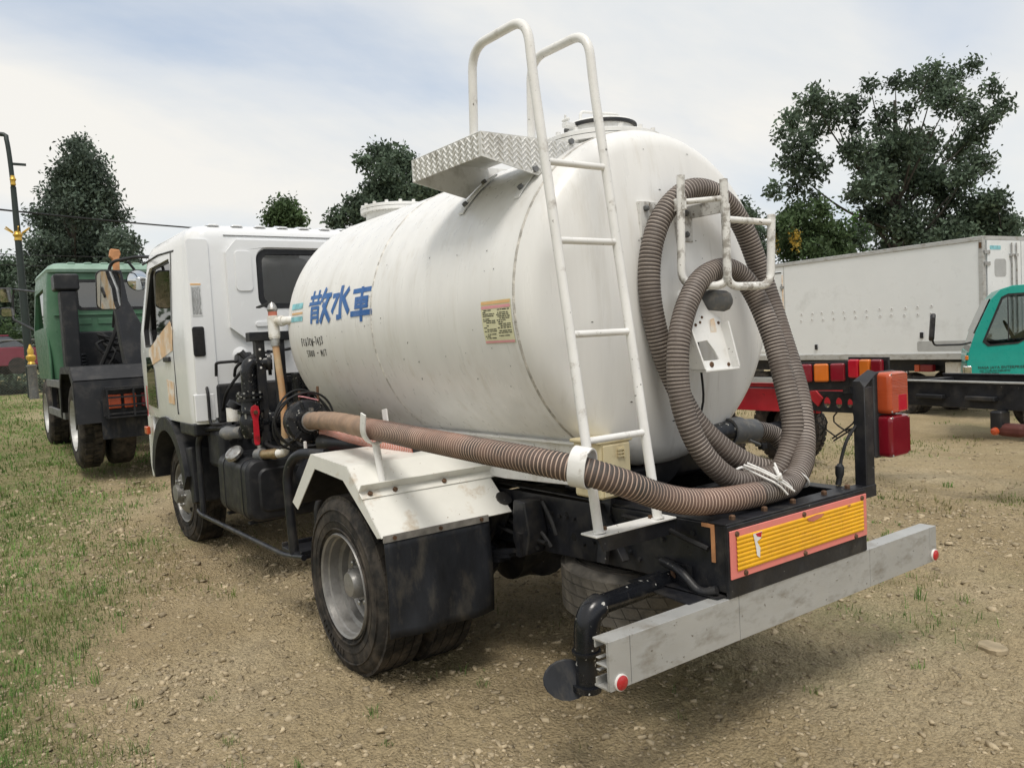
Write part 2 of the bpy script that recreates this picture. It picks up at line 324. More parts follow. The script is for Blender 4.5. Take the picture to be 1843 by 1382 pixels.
# ------------------------------------------------------------------ ground
def vnoise(x, y, sc, seed):
    x = np.asarray(x)*sc+seed*17.3; y = np.asarray(y)*sc-seed*9.1; xi = np.floor(x).astype(np.int64); yi = np.floor(y).astype(np.int64); fx = x-xi; fy = y-yi
    def h(a, b): n = (a*374761393+b*668265263+seed*974711) & 0x7fffffff; n = ((n ^ (n >> 13))*1274126177) & 0x7fffffff; return ((n ^ (n >> 16)) & 0xffff)/65535.0
    fx = fx*fx*(3-2*fx); fy = fy*fy*(3-2*fy)
    return (h(xi, yi)*(1-fx)+h(xi+1, yi)*fx)*(1-fy)+(h(xi, yi+1)*(1-fx)+h(xi+1, yi+1)*fx)*fy
def terr(x, y):
    """the lot slopes gently across the view beyond the truck"""
    x = np.asarray(x, float); y = np.asarray(y, float); dx = x-CAM.x; dy = y-CAM.y; d = dx*.8117-dy*.5840; s = -dx*.5867-dy*.8098
    t = np.clip((d-5)/7, 0, 1); t = t*t*(3-2*t); return -.046*np.clip(s, -13, 15)*t
def relief(x, y):
    return (vnoise(x, y, .6, 1)-.5)*.05+(vnoise(x, y, 2.2, 2)-.5)*.03+(vnoise(x, y, 7, 3)-.5)*.016+(vnoise(x, y, 19, 4)-.5)*.010+np.clip(vnoise(x, y, 34, 5)-.45, 0, 1)**1.5*.042*np.clip(vnoise(x, y, 3.1, 6)*2-.35, .15, 1.2)+(vnoise(x, y, 83, 7)-.5)*.006+np.sin(2*PI*(x*.42-y*.91)/.052+2*vnoise(x, y, 3, 12))*.0035*np.exp(-(((x*.42-y*.91)-.50)/.22)**2-((x*.91+y*.42+.05)/.75)**2)
def gz(x, y): return terr(x, y)+relief(x, y)
def G(x, y): return float(gz(np.array([x]), np.array([y]))[0])
def greenness(x, y):
    """where grass grows: thick at the left edge of the lot, thin elsewhere"""
    x = np.asarray(x); y = np.asarray(y); dx = x-CAM.x; dy = y-CAM.y; d = dx*.8117-dy*.5840; s = -dx*.5867-dy*.8098; r = s/np.maximum(d, .3)
    left = np.clip((-.36-r)*3.4, 0, 1); n = vnoise(x, y, .9, 8)*.65+vnoise(x, y, 2.7, 9)*.35
    return np.clip(left*1.05+(n-.56)*1.5, 0, 1)
def ground():
    ang = np.concatenate([np.linspace(-66, 66, 800, endpoint=False), np.linspace(68, 292, 90, endpoint=False)]); a = np.radians(ang)+math.atan2(-.5840, .8117); na = len(a)
    r = np.concatenate([np.geomspace(.8, 10, 460), np.geomspace(11.3, 900, 100)]); nr = len(r)
    X = CAM.x+r[:, None]*np.cos(a)[None]; Y = CAM.y+r[:, None]*np.sin(a)[None]; fade = np.clip(1.2-r/45, .0, 1)[:, None]
    Z = terr(X, Y)+relief(X, Y)*fade
    V = np.stack([X, Y, Z], -1).reshape(-1, 3); i = np.arange(nr-1)[:, None]*na; k = np.arange(na)[None]; k2 = (k+1) % na
    F = np.stack([i+k, i+k2, i+na+k2, i+na+k], -1).reshape(-1, 4)
    c0 = len(V); V = np.vstack([V, [[CAM.x, CAM.y, G(CAM.x, CAM.y)]]])
    m = bpy.data.materials.new('dry_dirt_ground'); m.use_nodes = True; t = m.node_tree; n = t.nodes; l = t.links; b = n['Principled BSDF']; b.inputs['Roughness'].default_value = .95; b.inputs['Specular IOR Level'].default_value = .15
    tcn = n.new('ShaderNodeTexCoord')
    def nz(sc, det=6, rg=.6):
        q = n.new('ShaderNodeTexNoise'); q.inputs['Scale'].default_value = sc; q.inputs['Detail'].default_value = det; q.inputs['Roughness'].default_value = rg; l.new(tcn.outputs['Object'], q.inputs[0]); return q.outputs[0]
    def rp(src, st):
        q = n.new('ShaderNodeValToRGB'); e = q.color_ramp.elements
        while len(e) < len(st): e.new(.5)
        for j, (p_, c_) in enumerate(st): e[j].position = p_; e[j].color = (*c_, 1)
        l.new(src, q.inputs[0]); return q.outputs[0]
    def mix(f, A, B, bt='MIX'):
        x = n.new('ShaderNodeMix'); x.data_type = 'RGBA'; x.blend_type = bt
        for s_, v in ((0, f), (6, A), (7, B)):
            if isinstance(v, float): x.inputs[s_].default_value = v
            elif isinstance(v, tuple): x.inputs[s_].default_value = (*v, 1)
            else: l.new(v, x.inputs[s_])
        return x.outputs[2]
    base = rp(nz(.5, 7), [(.32, (.38, .295, .172)), (.50, (.49, .393, .242)), (.68, (.57, .475, .315))])
    fine = rp(nz(38, 6, .7), [(.32, (.66, .64, .60)), (.50, (1, 1, 1)), (.70, (1.2, 1.19, 1.16))]); c = mix(1.0, base, fine, 'MULTIPLY')
    at = n.new('ShaderNodeAttribute'); at.attribute_name = 'green'
    c = mix(rp(nz(5, 6, .7), [(.5, (0, 0, 0)), (.66, (.55, .55, .55))]), c, (.34, .275, .18))
    gm = n.new('ShaderNodeMath'); gm.operation = 'MULTIPLY'; l.new(at.outputs['Fac'], gm.inputs[0]); l.new(rp(nz(9, 5, .7), [(.3, (.25, .25, .25)), (.65, (.95, .95, .95))]), gm.inputs[1])
    c = mix(gm.outputs[0], c, (.17, .20, .072)); l.new(c, b.inputs['Base Color'])
    vo = n.new('ShaderNodeTexVoronoi'); vo.inputs['Scale'].default_value = 70; l.new(tcn.outputs['Object'], vo.inputs[0])
    hm = n.new('ShaderNodeMath'); hm.operation = 'SUBTRACT'; l.new(nz(90, 5, .7), hm.inputs[0]); l.new(vo.outputs['Distance'], hm.inputs[1])
    bu = n.new('ShaderNodeBump'); bu.inputs['Strength'].default_value = 1.0; bu.inputs['Distance'].default_value = .022; l.new(hm.outputs[0], bu.inputs['Height']); l.new(bu.outputs[0], b.inputs['Normal'])
    o = big('ground', V, F, m, nper=4, smooth=True)
    g = o.data.attributes.new('green', 'FLOAT', 'POINT'); g.data.foreach_set('value', np.append(greenness(V[:-1, 0], V[:-1, 1]), 0).astype(np.float32))
    tag(o, kind='structure')
ground()

# ------------------------------------------------------------------ the water truck (origin on the ground below the middle of the rear bumper, +X forward, +Y left)
T = tag(empty('water_truck'), 'white water tanker truck with blue characters on its tank and a ladder at the back', 'tanker truck')
ZC, TA, TB, X0, X1 = 1.6404, .7405, .722, .724, 3.10
TILT = -.009
def zc(x): return ZC+TILT*(x-1.8)
def side(x, z, off=0.0):
    """point on the tank's left flank"""
    q = (z-zc(x))/TB; q = max(-.999, min(.999, q)); y = TA*math.sqrt(1-q*q); nrm = Vector((0, y/TA**2, (z-zc(x))/TB**2)).normalized(); return Vector((x, y, z))+nrm*off
def head(k, s_, n1=9, n2=8):
    o = []; th0 = math.atan2(2*s_, 1-k)
    for i in range(n1): t = (PI/2-th0)*i/(n1-1); o.append((1-k+k*math.cos(t), k*math.sin(t)))
    r0, x0 = o[-1]
    for i in range(1, n2+1): r = r0*(1-i/n2); o.append((max(r, .002), x0+s_*(1-(r/r0)**2)))
    return o
def ring(x, f, n=96):
    return [(x, TA*f*math.cos(2*PI*i/n), zc(x)+TB*f*math.sin(2*PI*i/n)) for i in range(n)]
rear = head(.15, .083); front = head(.19, .082)
HR = lambda f: X0-TA*np.interp(-f, [-q[0] for q in rear], [q[1] for q in rear])        # x of the rear head at radius fraction f
def rearx(y, z): return float(HR(min(1, math.hypot(y/TA, (z-zc(.6))/TB))))
L_ = [ring(X0-TA*dx, f) for f, dx in rear[::-1]]+[ring(X0+(X1-X0)*i/24, 1) for i in range(1, 24)]+[ring(X1+TA*dx, f) for f, dx in front]
tank = MB().loft(L_).build('tank', 'tank', T, smooth=50)
for x in (X0, 1.96):                                        # weld seams
    b = MB(); n = 120
    for i in range(n):
        a = 2*PI*i/n; c, s_ = math.cos(a), math.sin(a)
        for dx, off in ((-.009, -.001), (-.003, .0035), (.003, .0035), (.009, -.001)): b.v.append((x+dx, (TA+off)*c, zc(x)+(TB+off)*s_))
    for i in range(n):
        j = (i+1) % n
        for k in range(3): b.f.append((i*4+k, i*4+k+1, j*4+k+1, j*4+k)); b.m.append(0)
    b.build('weld_seam', mat('weld_bead', (.60, .585, .55) if x > 1 else (.50, .48, .44), .6, var=.35, vscale=30, bump=.6, bscale=90), tank, smooth=60)
# stiffening swage ridges on the barrel
for x in (1.30, 2.42):
    b = MB(); n = 120
    for i in range(n):
        a = 2*PI*i/n
        for dx, off in ((-.02, -.001), (0, .0018), (.02, -.001)): b.v.append((x+dx, (TA+off)*math.cos(a), zc(x)+(TB+off)*math.sin(a)))
    for i in range(n):
        j = (i+1) % n
        for k in range(2): b.f.append((i*3+k, i*3+k+1, j*3+k+1, j*3+k)); b.m.append(0)
    b.build('rolled_ridge', 'tank', tank, smooth=80)
# lettering on the flank: 散水車, strokes in a unit square (u to the right, v up)
CH = {
 '車': [((.04, .895), (.96, .895), .105), ((.5, 1.0), (.5, -.02), .135), ((.17, .66), (.83, .66), .085), ((.17, .545), (.83, .545), .07), ((.17, .42), (.83, .42), .085), ((.235, .70), (.235, .38), .13), ((.765, .70), (.765, .38), .13), ((-.02, .23), (1.02, .23), .125)],
 '水': [((.5, 1.0), (.5, -.01), .16), ((.30, .05), (.47, .05), .12), ((.04, .72), (.40, .72), .11), ((.36, .75), (.05, .20), .14), ((.90, .88), (.60, .58), .13), ((.60, .66), (.96, .15), .16)],
 '散': [((0, .80), (.54, .80), .085), ((.14, 1.0), (.14, .60), .10), ((.40, 1.0), (.40, .60), .10), ((-.02, .60), (.56, .60), .085), ((.12, .50), (.12, -.02), .11), ((.44, .50), (.44, -.02), .11), ((.10, .46), (.46, .46), .08), ((.15, .31), (.42, .31), .075), ((.15, .165), (.42, .165), .075), ((.36, .02), (.46, .02), .08), ((.72, 1.02), (.58, .62), .12), ((.64, .78), (1.02, .78), .11), ((.92, .78), (.56, -.02), .14), ((.66, .56), (1.0, .0), .145)]}
def strokes(b, lst, xl, width, z0, z1, slant=0.0, off=.0018, ws=1.0, asp=None):
    asp = asp or width/(z1-z0)
    for i, (p, q, wd) in enumerate(lst):
        p, q = Vector(p), Vector(q); d = (q-p); pe = Vector((-d.y/asp, d.x*asp)); k = Vector((d.x*asp, d.y)).length
        nv = Vector((-d.y, d.x*asp))/max(k, 1e-6); nv = Vector((nv.x/asp, nv.y))*wd*.5*ws
        n = 10; vs = []
        for j in range(n+1):
            c = p+d*(j/n)
            for e in (-1, -.33, .33, 1):
                g = c+nv*e; vs.append(side(xl-(g.x+slant*g.y)*width, z0+g.y*(z1-z0), off+i*.00015))
        b.add(vs, [(j*4+e, j*4+e+1, j*4+e+5, j*4+e+4) for j in range(n) for e in range(3)])
for ch, xl, wd, z0, z1 in (('散', 2.783, .305, 1.665, 1.852), ('水', 2.462, .245, 1.672, 1.852), ('車', 2.196, .245, 1.646, 1.824)):
    b = MB(); strokes(b, CH[ch], xl, wd, z0, z1, ws=1.32); b.build('painted_character', 'blue', tank)
# handwritten marker notes: FC6JCW-7433 / 5000 - M/T, one stroke list per sign
PEN = {'F': [((.1, 1), (.1, 0)), ((.1, 1), (.8, 1)), ((.1, .55), (.6, .55))], 'C': [((.8, .9), (.2, .8)), ((.2, .8), (.15, .15)), ((.15, .15), (.8, .05))], '6': [((.7, 1), (.2, .5)), ((.2, .5), (.2, .05)), ((.2, .05), (.7, .05)), ((.7, .05), (.7, .45)), ((.7, .45), (.2, .45))],
 'J': [((.3, 1), (.9, 1)), ((.6, 1), (.6, .1)), ((.6, .1), (.2, .1))], 'W': [((.0, 1), (.25, 0)), ((.25, 0), (.5, .7)), ((.5, .7), (.75, 0)), ((.75, 0), (1, 1))], '-': [((.1, .5), (.9, .55))], '7': [((.1, 1), (.8, 1)), ((.8, 1), (.4, 0))],
 '4': [((.6, 1), (.1, .4)), ((.1, .4), (.9, .4)), ((.65, .8), (.65, 0))], '3': [((.1, 1), (.8, .95)), ((.8, .95), (.4, .55)), ((.4, .55), (.8, .3)), ((.8, .3), (.1, 0))], '5': [((.8, 1), (.2, 1)), ((.2, 1), (.2, .55)), ((.2, .55), (.75, .4)), ((.75, .4), (.6, 0)), ((.6, 0), (.1, .05))],
 '0': [((.2, .9), (.7, .9)), ((.7, .9), (.75, .1)), ((.75, .1), (.2, .05)), ((.2, .05), (.2, .9))], 'M': [((.0, 0), (.1, 1)), ((.1, 1), (.5, .3)), ((.5, .3), (.9, 1)), ((.9, 1), (1, 0))], '/': [((.2, -.1), (.8, 1.05))], 'T': [((.0, 1), (1, .95)), ((.5, 1), (.5, 0))], ' ': []}
rr = random.Random(3)
for txt, x, z, h, wd in (('FC6JCW-7433', 2.925, 1.535, .045, .030), ('5000 - M/T', 2.875, 1.470, .036, .030)):
    b = MB()
    for ch in txt:
        dz = rr.uniform(-.004, .004); strokes(b, [(p, q, .15) for p, q in PEN[ch]], x, wd*.78, z+dz, z+h+dz, off=.002); x -= wd
    b.build('marker_writing', 'ink', tank)
# printed notices: warning sheet by the seam, small stripes at the front, torn strip on the rear head
def patch(b, xa, xb, z0, z1, off, n=8, mi=0, sk=0.0):
    vs = [side(xa+(xb-xa)*i/2+sk*(j/n), z0+(z1-z0)*j/n, off) for j in range(n+1) for i in range(3)]
    b.add(vs, [(j*3+i, j*3+i+1, j*3+i+4, j*3+i+3) for j in range(n) for i in range(2)], mi)
st = MB(); patch(st, .948, .742, 1.497, 1.668, .0022); st = st.build('warning_sheet', 'sticker', tank)
b = MB(); patch(b, .945, .745, 1.653, 1.665, .0034, mi=1); patch(b, .945, .745, 1.636, 1.648, .0034); patch(b, .945, .745, 1.499, 1.508, .0034); b.build('printed_band', ['sticker_pink', 'sticker_orange'], tank)
b = MB(); rr = random.Random(5)
for cx0, cx1 in ((.938, .853), (.842, .752)):
    z = 1.628
    while z > 1.515:
        x = cx0 - rr.choice((0, 0, .008, .02))
        while x > cx1+.006:
            l = rr.uniform(.006, .03); l = min(l, x-cx1); patch(b, x, x-l, z, z+.0036, .0034, n=1); x -= l+rr.uniform(.002, .006)
            if rr.random() < .12: break
        z -= rr.choice((.0075, .0075, .012))
b.build('printed_text', 'ink', tank)
b = MB(); patch(b, 3.07, 2.895, 1.76, 1.795, .0022); patch(b, 3.07, 2.885, 1.685, 1.715, .0022); patch(b, 3.06, 2.89, 1.728, 1.740, .0022, mi=1); b.build('striped_sticker', ['cyan', 'sticker_orange'], tank)
b = MB(); rr = random.Random(12)
for k in range(42):                                          # paint nicks
    x, z = rr.uniform(.8, 3.0), rr.uniform(1.08, 1.95); q = rr.random(); l = .004+.016*q*q; a = rr.uniform(.2, 1.4)
    p = [side(x+l*math.cos(a)*e, z-l*math.sin(a)*e, .0016) for e in (0, 1)]; c = side(x+l*.5+.0025, z-l*.5+.0025, .0017); c2 = side(x+l*.5-.002, z-l*.5-.003, .0017); b.add([p[0], c, p[1], c2], [(0, 1, 2, 3)])
for k in range(26):
    a, f = rr.uniform(0, 2*PI), rr.uniform(.3, .93); y, z = TA*f*math.cos(a), ZC+TB*f*math.sin(a); l = .003+.012*rr.random()**2
    b.add([(rearx(y+dy, z+dz)-.0016, y+dy, z+dz) for dy, dz in ((0, 0), (-l, l*.25), (-l*1.6, -l*.2), (-l*.6, -l*.25))], [(0, 1, 2, 3)])
tag(b.build('paint_nicks', 'ink', tank), kind='stuff')
b = MB(); vs = []
for (y, z) in ((-.285, 2.085), (-.43, 2.03), (-.445, 2.0), (-.30, 2.06)): vs.append((rearx(y, z)-.003, y, z))
b.add(vs, [(0, 1, 2, 3)]); vs = [(rearx(y, z)-.003, y, z) for (y, z) in ((-.45, 1.985), (-.50, 1.95), (-.515, 1.905), (-.47, 1.935))]; b.add(vs, [(0, 1, 2, 3)]); b.build('torn_sticker', 'cyan', tank)
# manholes on top
def hatch(x, r, lid, drop):
    zt = zc(x)+TB-drop; h = MB().lathe([(r*.86, -.10), (r*.86, .055), (r, .055), (r, .072), (r, .075)], (x, 0, zt), (0, 0, 1), 48).build('manhole', 'white', T, smooth=30)
    MB().lathe([(r*1.0, .078), (r*1.0, .094), (r*.97, .098), (.001, .104)], (x, 0, zt), (0, 0, 1), 48).build('flange_lid', 'white', h, smooth=30)
    one('gasket', 'plastic', h, 'lathe', [(r*.985, .0745), (r*.985, .0785)], (x, 0, zt), (0, 0, 1), 48)
    b = MB()
    for k in range(16): a = 2*PI*k/16; b.lathe([(.011, .05), (.011, .112), (.001, .112)], (x+r*.93*math.cos(a), r*.93*math.sin(a), zt), (0, 0, 1), 6)
    tag(b.build('flange_bolts', 'white', h), kind='stuff')
    if lid:
        MB().lathe([(r*.56, .10), (r*.56, .150), (r*.60, .150), (r*.60, .165), (r*.57, .172), (.001, .178)], (x, 0, zt), (0, 0, 1), 40).build('lid', 'white', h, smooth=30)
        one('lid_ring', 'plastic', h, 'lathe', [(r*.605, .149), (r*.615, .153), (r*.615, .160), (r*.605, .164)], (x, 0, zt), (0, 0, 1), 40)
        one('lid_handle', 'white', h, 'tube', corner([(x+.02, .10, zt+.16), (x+.02, .10, zt+.225), (x-.02, -.10, zt+.225), (x-.02, -.10, zt+.16)], .02), .007, 8, smooth=40)
        b = MB().box((x, .185, zt+.150), (.035, .06, .022)).lathe([(.008, -.022), (.008, .022)], (x, .205, zt+.172), (1, 0, 0), 10); b.bar((x, .205, zt+.155), (x, .207, zt+.195), .01, .01); b.build('lid_clamp', 'white', h, bevel=.004)
hatch(.99, .272, True, .075); hatch(2.98, .24, False, .035)
# saddle skirt under the tank
for s_ in (1, -1):
    b = MB().prism([(.70, .895), (1.25, .868), (2.35, .868), (2.35, 1.048), (.70, 1.072)], s_*.46, s_*.435); b.prism([(.68, 1.066), (2.38, 1.046), (2.38, 1.058), (.68, 1.078)], s_*.485, s_*.40); b.build('tank_saddle', 'white', T, bevel=.004)
one('note_sticker', 'sticker_white', T, 'box', (1.06, .462, 1.025), (.10, .003, .05))
for x in (1.0, 1.6, 2.2, 2.9): one('saddle_rib', 'white', T, 'box', (x, 0, .96), (.03, .84, .17))
one('sump', 'white', T, 'lathe', [(.12, 0), (.12, .12), (.10, .20), (.10, .24)], (.95, -.02, .98), (-1, 0, -.10), 24, smooth=40)
one('sump_ring', 'plastic', T, 'lathe', [(.125, 0), (.125, .03)], (.735, -.02, .957), (-1, 0, -.1), 24, smooth=40)

# chassis
for s_ in (1, -1):
    b = MB().prism([(.0, .60), (.55, .585), (1.0, .56), (1.45, .555), (2.0, .565), (6.0, .565), (6.0, .81), (1.7, .80), (.0, .834)], s_*.42, s_*.412)
    b.bb((.01, s_*.42, .826), (6, s_*.345, .834)) if False else None
    for zz0, zz1 in ((.834, .80), (.60, .565)):
        b.prism([(.0, zz0-.004), (6.0, zz1-.004), (6.0, zz1+.004), (.0, zz0+.004)], s_*.412, s_*.34)
    rl = b.build('chassis_rail', 'black', T, bevel=.003)
    h = MB(); rr = random.Random(2)
    for k in range(34):
        x = .14+.055*k+rr.uniform(-.01, .01); z = rr.choice((.79, .74, .66, .64)); h.lathe([(.009, 0), (.009, .012), (.001, .012)], (x, s_*.42, z), (0, s_, 0), 6)
    tag(h.build('rail_rivets', 'plastic', rl), kind='stuff')
    if s_ > 0:
        for x, z, r in ((.70, .72, .011), (.82, .66, .016), (.86, .75, .012), (.98, .70, .014), (.60, .74, .010), (1.08, .65, .013)): one('rail_hole', 'dark_hole', rl, 'lathe', [(r, 0), (r, .002)], (x, .4195, z), (0, 1, 0), 12)
for x in (.03, .62, 1.25, 2.1, 3.0, 4.0, 5.2): one('crossmember', 'black', T, 'bb', (x, -.41, .62), (x+.06, .41, .80), bevel=.006)
b = MB().bb((-.004, -.425, .585), (.012, .425, .834)); b.bb((.0, -.425, .834), (.075, .425, .842)).bb((.0, -.425, .580), (.08, .425, .587)); rc = b.build('rear_crossmember', 'black', T, bevel=.003)
one('frame_floor', 'black', T, 'bb', (.02, -.41, .66), (.62, .41, .668))
for y in (-.36, -.2, .0, .17, .35): one('frame_bolt', 'bolt', rc, 'lathe', [(.012, 0), (.012, .012), (.006, .016)], (.035, y, .842), (0, 0, 1), 6)
one('rusty_clip', 'amber_metal', rc, 'bb', (.055, .4205, .70), (.07, .425, .833)); one('rusty_clip', 'amber_metal', rc, 'bb', (.0705, .4205, .82), (.11, .4255, .833))
one('tow_hook', 'black', T, 'tube', corner([(.30, .43, .66), (.18, .47, .66), (.10, .46, .59), (.04, .44, .61)], .05), .016, 10, smooth=40)
one('frame_cable', 'cable', T, 'tube', spline([(.50, .43, .80), (.30, .45, .80), (.18, .45, .775), (.08, .43, .745)], .03), .010, 8, smooth=40)
# amber reflective board on the rear crossmember
rp_ = one('reflective_board', 'pink', T, 'bb', (-.010, -.4192, .650), (-.0045, .4192, .8176), bevel=.002)
b = MB(); nz_ = 60; ys = np.linspace(-.39, .39, 4)
for j in range(nz_+1):
    z = .674+(.795-.674)*j/nz_; u = (j/nz_*8.0) % 1; x = -.0115-.0035*abs(math.sin(PI*u))**.6
    for y in ys: b.v.append((x, y, z))
for j in range(nz_):
    for i in range(3): b.f.append((j*4+i, j*4+i+1, j*4+i+5, j*4+i+4)); b.m.append(0)
b.build('ridged_sheet', 'yellow', rp_, smooth=60)
for y, z in ((.385, .805), (-.385, .805), (.0, .806), (.345, .662), (.0, .660), (-.335, .660)): one('rivet', 'bolt', rp_, 'lathe', [(.010, 0), (.008, .006), (.001, .008)], (-.010, y, z), (-1, 0, 0), 10)
b = MB()
for lst in ([(.305, .790), (.255, .792), (.262, .768), (.285, .760), (.268, .735), (.272, .700), (.288, .712), (.293, .745)],):
    b.add([(-.0165, y, z) for y, z in lst], [tuple(range(len(lst)))])
b.build('torn_film', 'paper', rp_)
b = MB(); b.add([(-.0172, y, z) for y, z in ((.293, .789), (.257, .790), (.263, .772), (.283, .778))], [(0, 1, 2, 3)]); b.build('torn_red_film', 'bright_red', rp_)
for lst in ([(-.01, .788), (-.07, .794), (-.12, .790), (-.10, .779), (-.05, .771), (-.02, .778)], [(-.27, .794), (-.30, .795), (-.29, .786)]): b = MB(); b.add([(-.0165, y, z) for y, z in lst], [tuple(range(len(lst)))]); b.build('torn_film', 'salmon', rp_)
# under-run bumper: aluminium extrusion, ribbed inside, three face panels
BP = tag(empty('bumper', (0, 0, 0)), None); BP.parent = T
b = MB().bb((.008, -.985, .575), (.072, .985, .582)).bb((.008, -.985, .428), (.072, .985, .435)).bb((.008, -.985, .500), (.060, .985, .506)).bb((.060, -.985, .552), (.066, .985, .575)).bb((.060, -.985, .435), (.066, .985, .458))
b.bb((.008, -.985, .4351), (.012, .985, .4999)).bb((.008, -.985, .5061), (.012, .985, .5749)).bb((.045, -.985, .520), (.060, .985, .524)).bb((.045, -.985, .482), (.060, .985, .486)); b.build('bumper_beam', 'alu', BP, bevel=.0012)
ed = [.985, .895, .373, -.449, -.928, -.985]
for i in range(5): one('bumper_panel', 'alu', BP, 'bb', (.0, ed[i+1]+.0012, .4285), (.0075, ed[i]-.0012, .5835), bevel=.0012)
for y, z in ((.942, .449), (-.961, .456)):
    f = one('round_reflector', 'reflector', BP, 'lathe', [(.023, 0), (.023, .009), (.016, .0135), (.001, .0145)], (0, y, z), (-1, 0, 0), 28, smooth=30)
    one('reflector_rim', 'paper', BP, 'lathe', [(.026, 0), (.026, .006), (.0232, .007)], (0, y, z), (-1, 0, 0), 28)
rr = random.Random(9)
for k in range(16): y = rr.uniform(-.9, .9); one('panel_rivet', 'steel', BP, 'lathe', [(.0035, 0), (.003, .0015)], (0, y, rr.choice((.45, .565, .51))), (-1, 0, 0), 8)
for s_ in (1, -1):
    b = MB().prism([(.073, .43), (.20, .56), (.20, .585), (.073, .585)], s_*.30, s_*.31); b.add([(.02, s_*.25, .588), (.02, s_*.46, .588), (.32, s_*.52, .606), (.32, s_*.43, .620)], [(0, 1, 2, 3)]); b.build('bumper_bracket', 'black', T)
one('bumper_gusset', 'black', T, 'prism', [(.06, .585), (.36, .600), (.30, .592), (.06, .578)], .36, .56)
# tail lamp on a post (right side)
tp = MB().prism([(.035, .80), (.035, 1.235), (.05, 1.26), (.085, 1.26), (.085, .80)], -.50, -.508); tp.bb((.035, -.5085, .80), (.042, -.565, 1.235)).bb((.0425, -.5580, .88), (.085, -.565, 1.235))
tp.bb((.03, -.565, .78), (.09, -.42, .83)); tp.add([(.032, -.503, 1.236), (.085, -.503, 1.262), (.085, -.62, 1.302), (.032, -.60, 1.292), (.038, -.503, 1.230), (.085, -.503, 1.256), (.085, -.62, 1.296), (.038, -.60, 1.286)], [(0, 1, 2, 3), (7, 6, 5, 4), (0, 4, 5, 1), (1, 5, 6, 2), (2, 6, 7, 3), (3, 7, 4, 0)])
tp = tp.build('tail_lamp_post', 'black', T, bevel=.003)
one('lamp_backplate', 'plastic', T, 'bb', (.055, -.62, .925), (.075, -.784, 1.29), bevel=.01)
def lens(y0, y1, z0, z1, m, dep=.058):
    lp = []
    for f, x in ((1, .055), (1, .055-dep*.65), (.965, .055-dep*.88), (.90, .055-dep)):
        cy, cz_ = (y0+y1)/2, (z0+z1)/2; lp.append([(x, cy+(q[0]-cy)*f, cz_+(q[1]-cz_)*f) for q in rrect(y0, y1, z0, z1, .022, 5)])
    return MB().loft(lp).build('lamp_lens', m, T, smooth=40)
lu = lens(-.776, -.636, 1.112, 1.287, 'orange_lens'); ll = lens(-.780, -.638, .928, 1.106, 'red_lens')
lp = [[(x, q[0], q[1]) for q in rrect(-.760, -.692, 1.122, 1.192, .008, 3)] for x in (.02, -.0045)]; one('red_reflector_square', 'bright_red', lu, 'loft', lp, bevel=.003)
b = MB()
for k in range(26): z = 1.122+k*.0062; b.bb((-.0040, -.768, z), (-.0026, -.646, z+.0026))
tag(b.build('lens_flutes', 'orange_lens', lu), kind='stuff')
b = MB()
for k in range(15): y = -.650-k*.009; b.bb((-.0040, y-.0028, .945), (-.0024, y+.0028, 1.09))
tag(b.build('lens_flutes', 'red_lens', ll), kind='stuff')
for q_, L5 in ((lu, (1.122, 1.278)), (ll, (.938, 1.097))):
    for y in (-.648, -.768):
        for z in L5: one('lens_screw', 'steel', q_, 'lathe', [(.0055, 0), (.0045, .002)], (-.0005, y, z), (-1, 0, 0), 8)
one('lamp_cable', 'cable', T, 'tube', spline([(.07, -.52, 1.10), (.08, -.50, 1.07), (.09, -.455, 1.02), (.10, -.43, .95), (.10, -.42, .92)], .02), .007, 8, smooth=40)
one('cable_plug', 'plastic', T, 'tube', [(.10, -.42, .925), (.10, -.415, .915), (.10, -.412, .885), (.10, -.41, .868), (.10, -.40, .842)], [.010, .018, .018, .012, .012], 10, smooth=40)

# ladder and boarding platform
LA = empty('ladder'); LA.parent = T
def lx(z): return .256+(z-.835)*(.49-.256)/(2.45-.835)
for y in (.775, .49):
    pts = corner([(lx(.838), y, .838), (lx(1.5), y, 1.5), (lx(2.44), y, 2.44), (.505, y, 2.64), (.86, y, 2.645), (.88, y, 2.315)], .095, 8)
    one('ladder_rail', 'rail', LA, 'tube', spline(pts, .02) if False else pts, .0175, 16, smooth=50)
    b = MB().tube([(lx(.836)-.001, y, .836), (lx(.836), y, .842)], .024, 14); b.build('weld_foot', 'rail', LA, smooth=40)
for z in (1.147, 1.515, 1.845, 2.125): one('ladder_rung', 'rail', LA, 'tube', [(lx(z), .775, z), (lx(z), .49, z)], .0125, 14, smooth=50)
b = MB().bb((.225, .425, .829), (.305, .815, .836)); LB = b.build('ladder_bracket', 'rail', LA, bevel=.002)
one('bracket_angle', 'black', LA, 'prism', [(.425, .828), (.80, .828), (.775, .775), (.425, .775)], .232, .238, 'yz', bevel=.001)
for y in (.73, .50): one('bracket_bolt', 'bolt', LA, 'lathe', [(.011, 0), (.011, .010)], (.28, y, .836), (0, 0, 1), 6)
PF = empty('boarding_platform'); PF.parent = T
pz = 2.312
one('top_plate', 'tread', PF, 'bb', (.805, .40, pz-.004), (1.34, .80, pz), bevel=.001)
one('side_plate', 'tread', PF, 'bb', (.8055, .7955, pz-.095), (1.3395, .80, pz-.0045), bevel=.001)
def tz(y): return zc(1.0)+TB*math.sqrt(1-(y/TA)**2)
for x, nm in ((.80, 'rear_gusset'), (1.34, 'front_gusset')):
    poly = [(.80, pz), (.80, pz-.095), (.528, tz(.528)+.008)]+[(y, tz(y)+.004) for y in (.50, .46, .42, .38, .34, .31)]+[(.25, pz)]
    one(nm, 'tread', PF, 'prism', poly, x-.002, x+.0028, 'yz')
b = MB()                                                    # raised lozenges of the checker plate
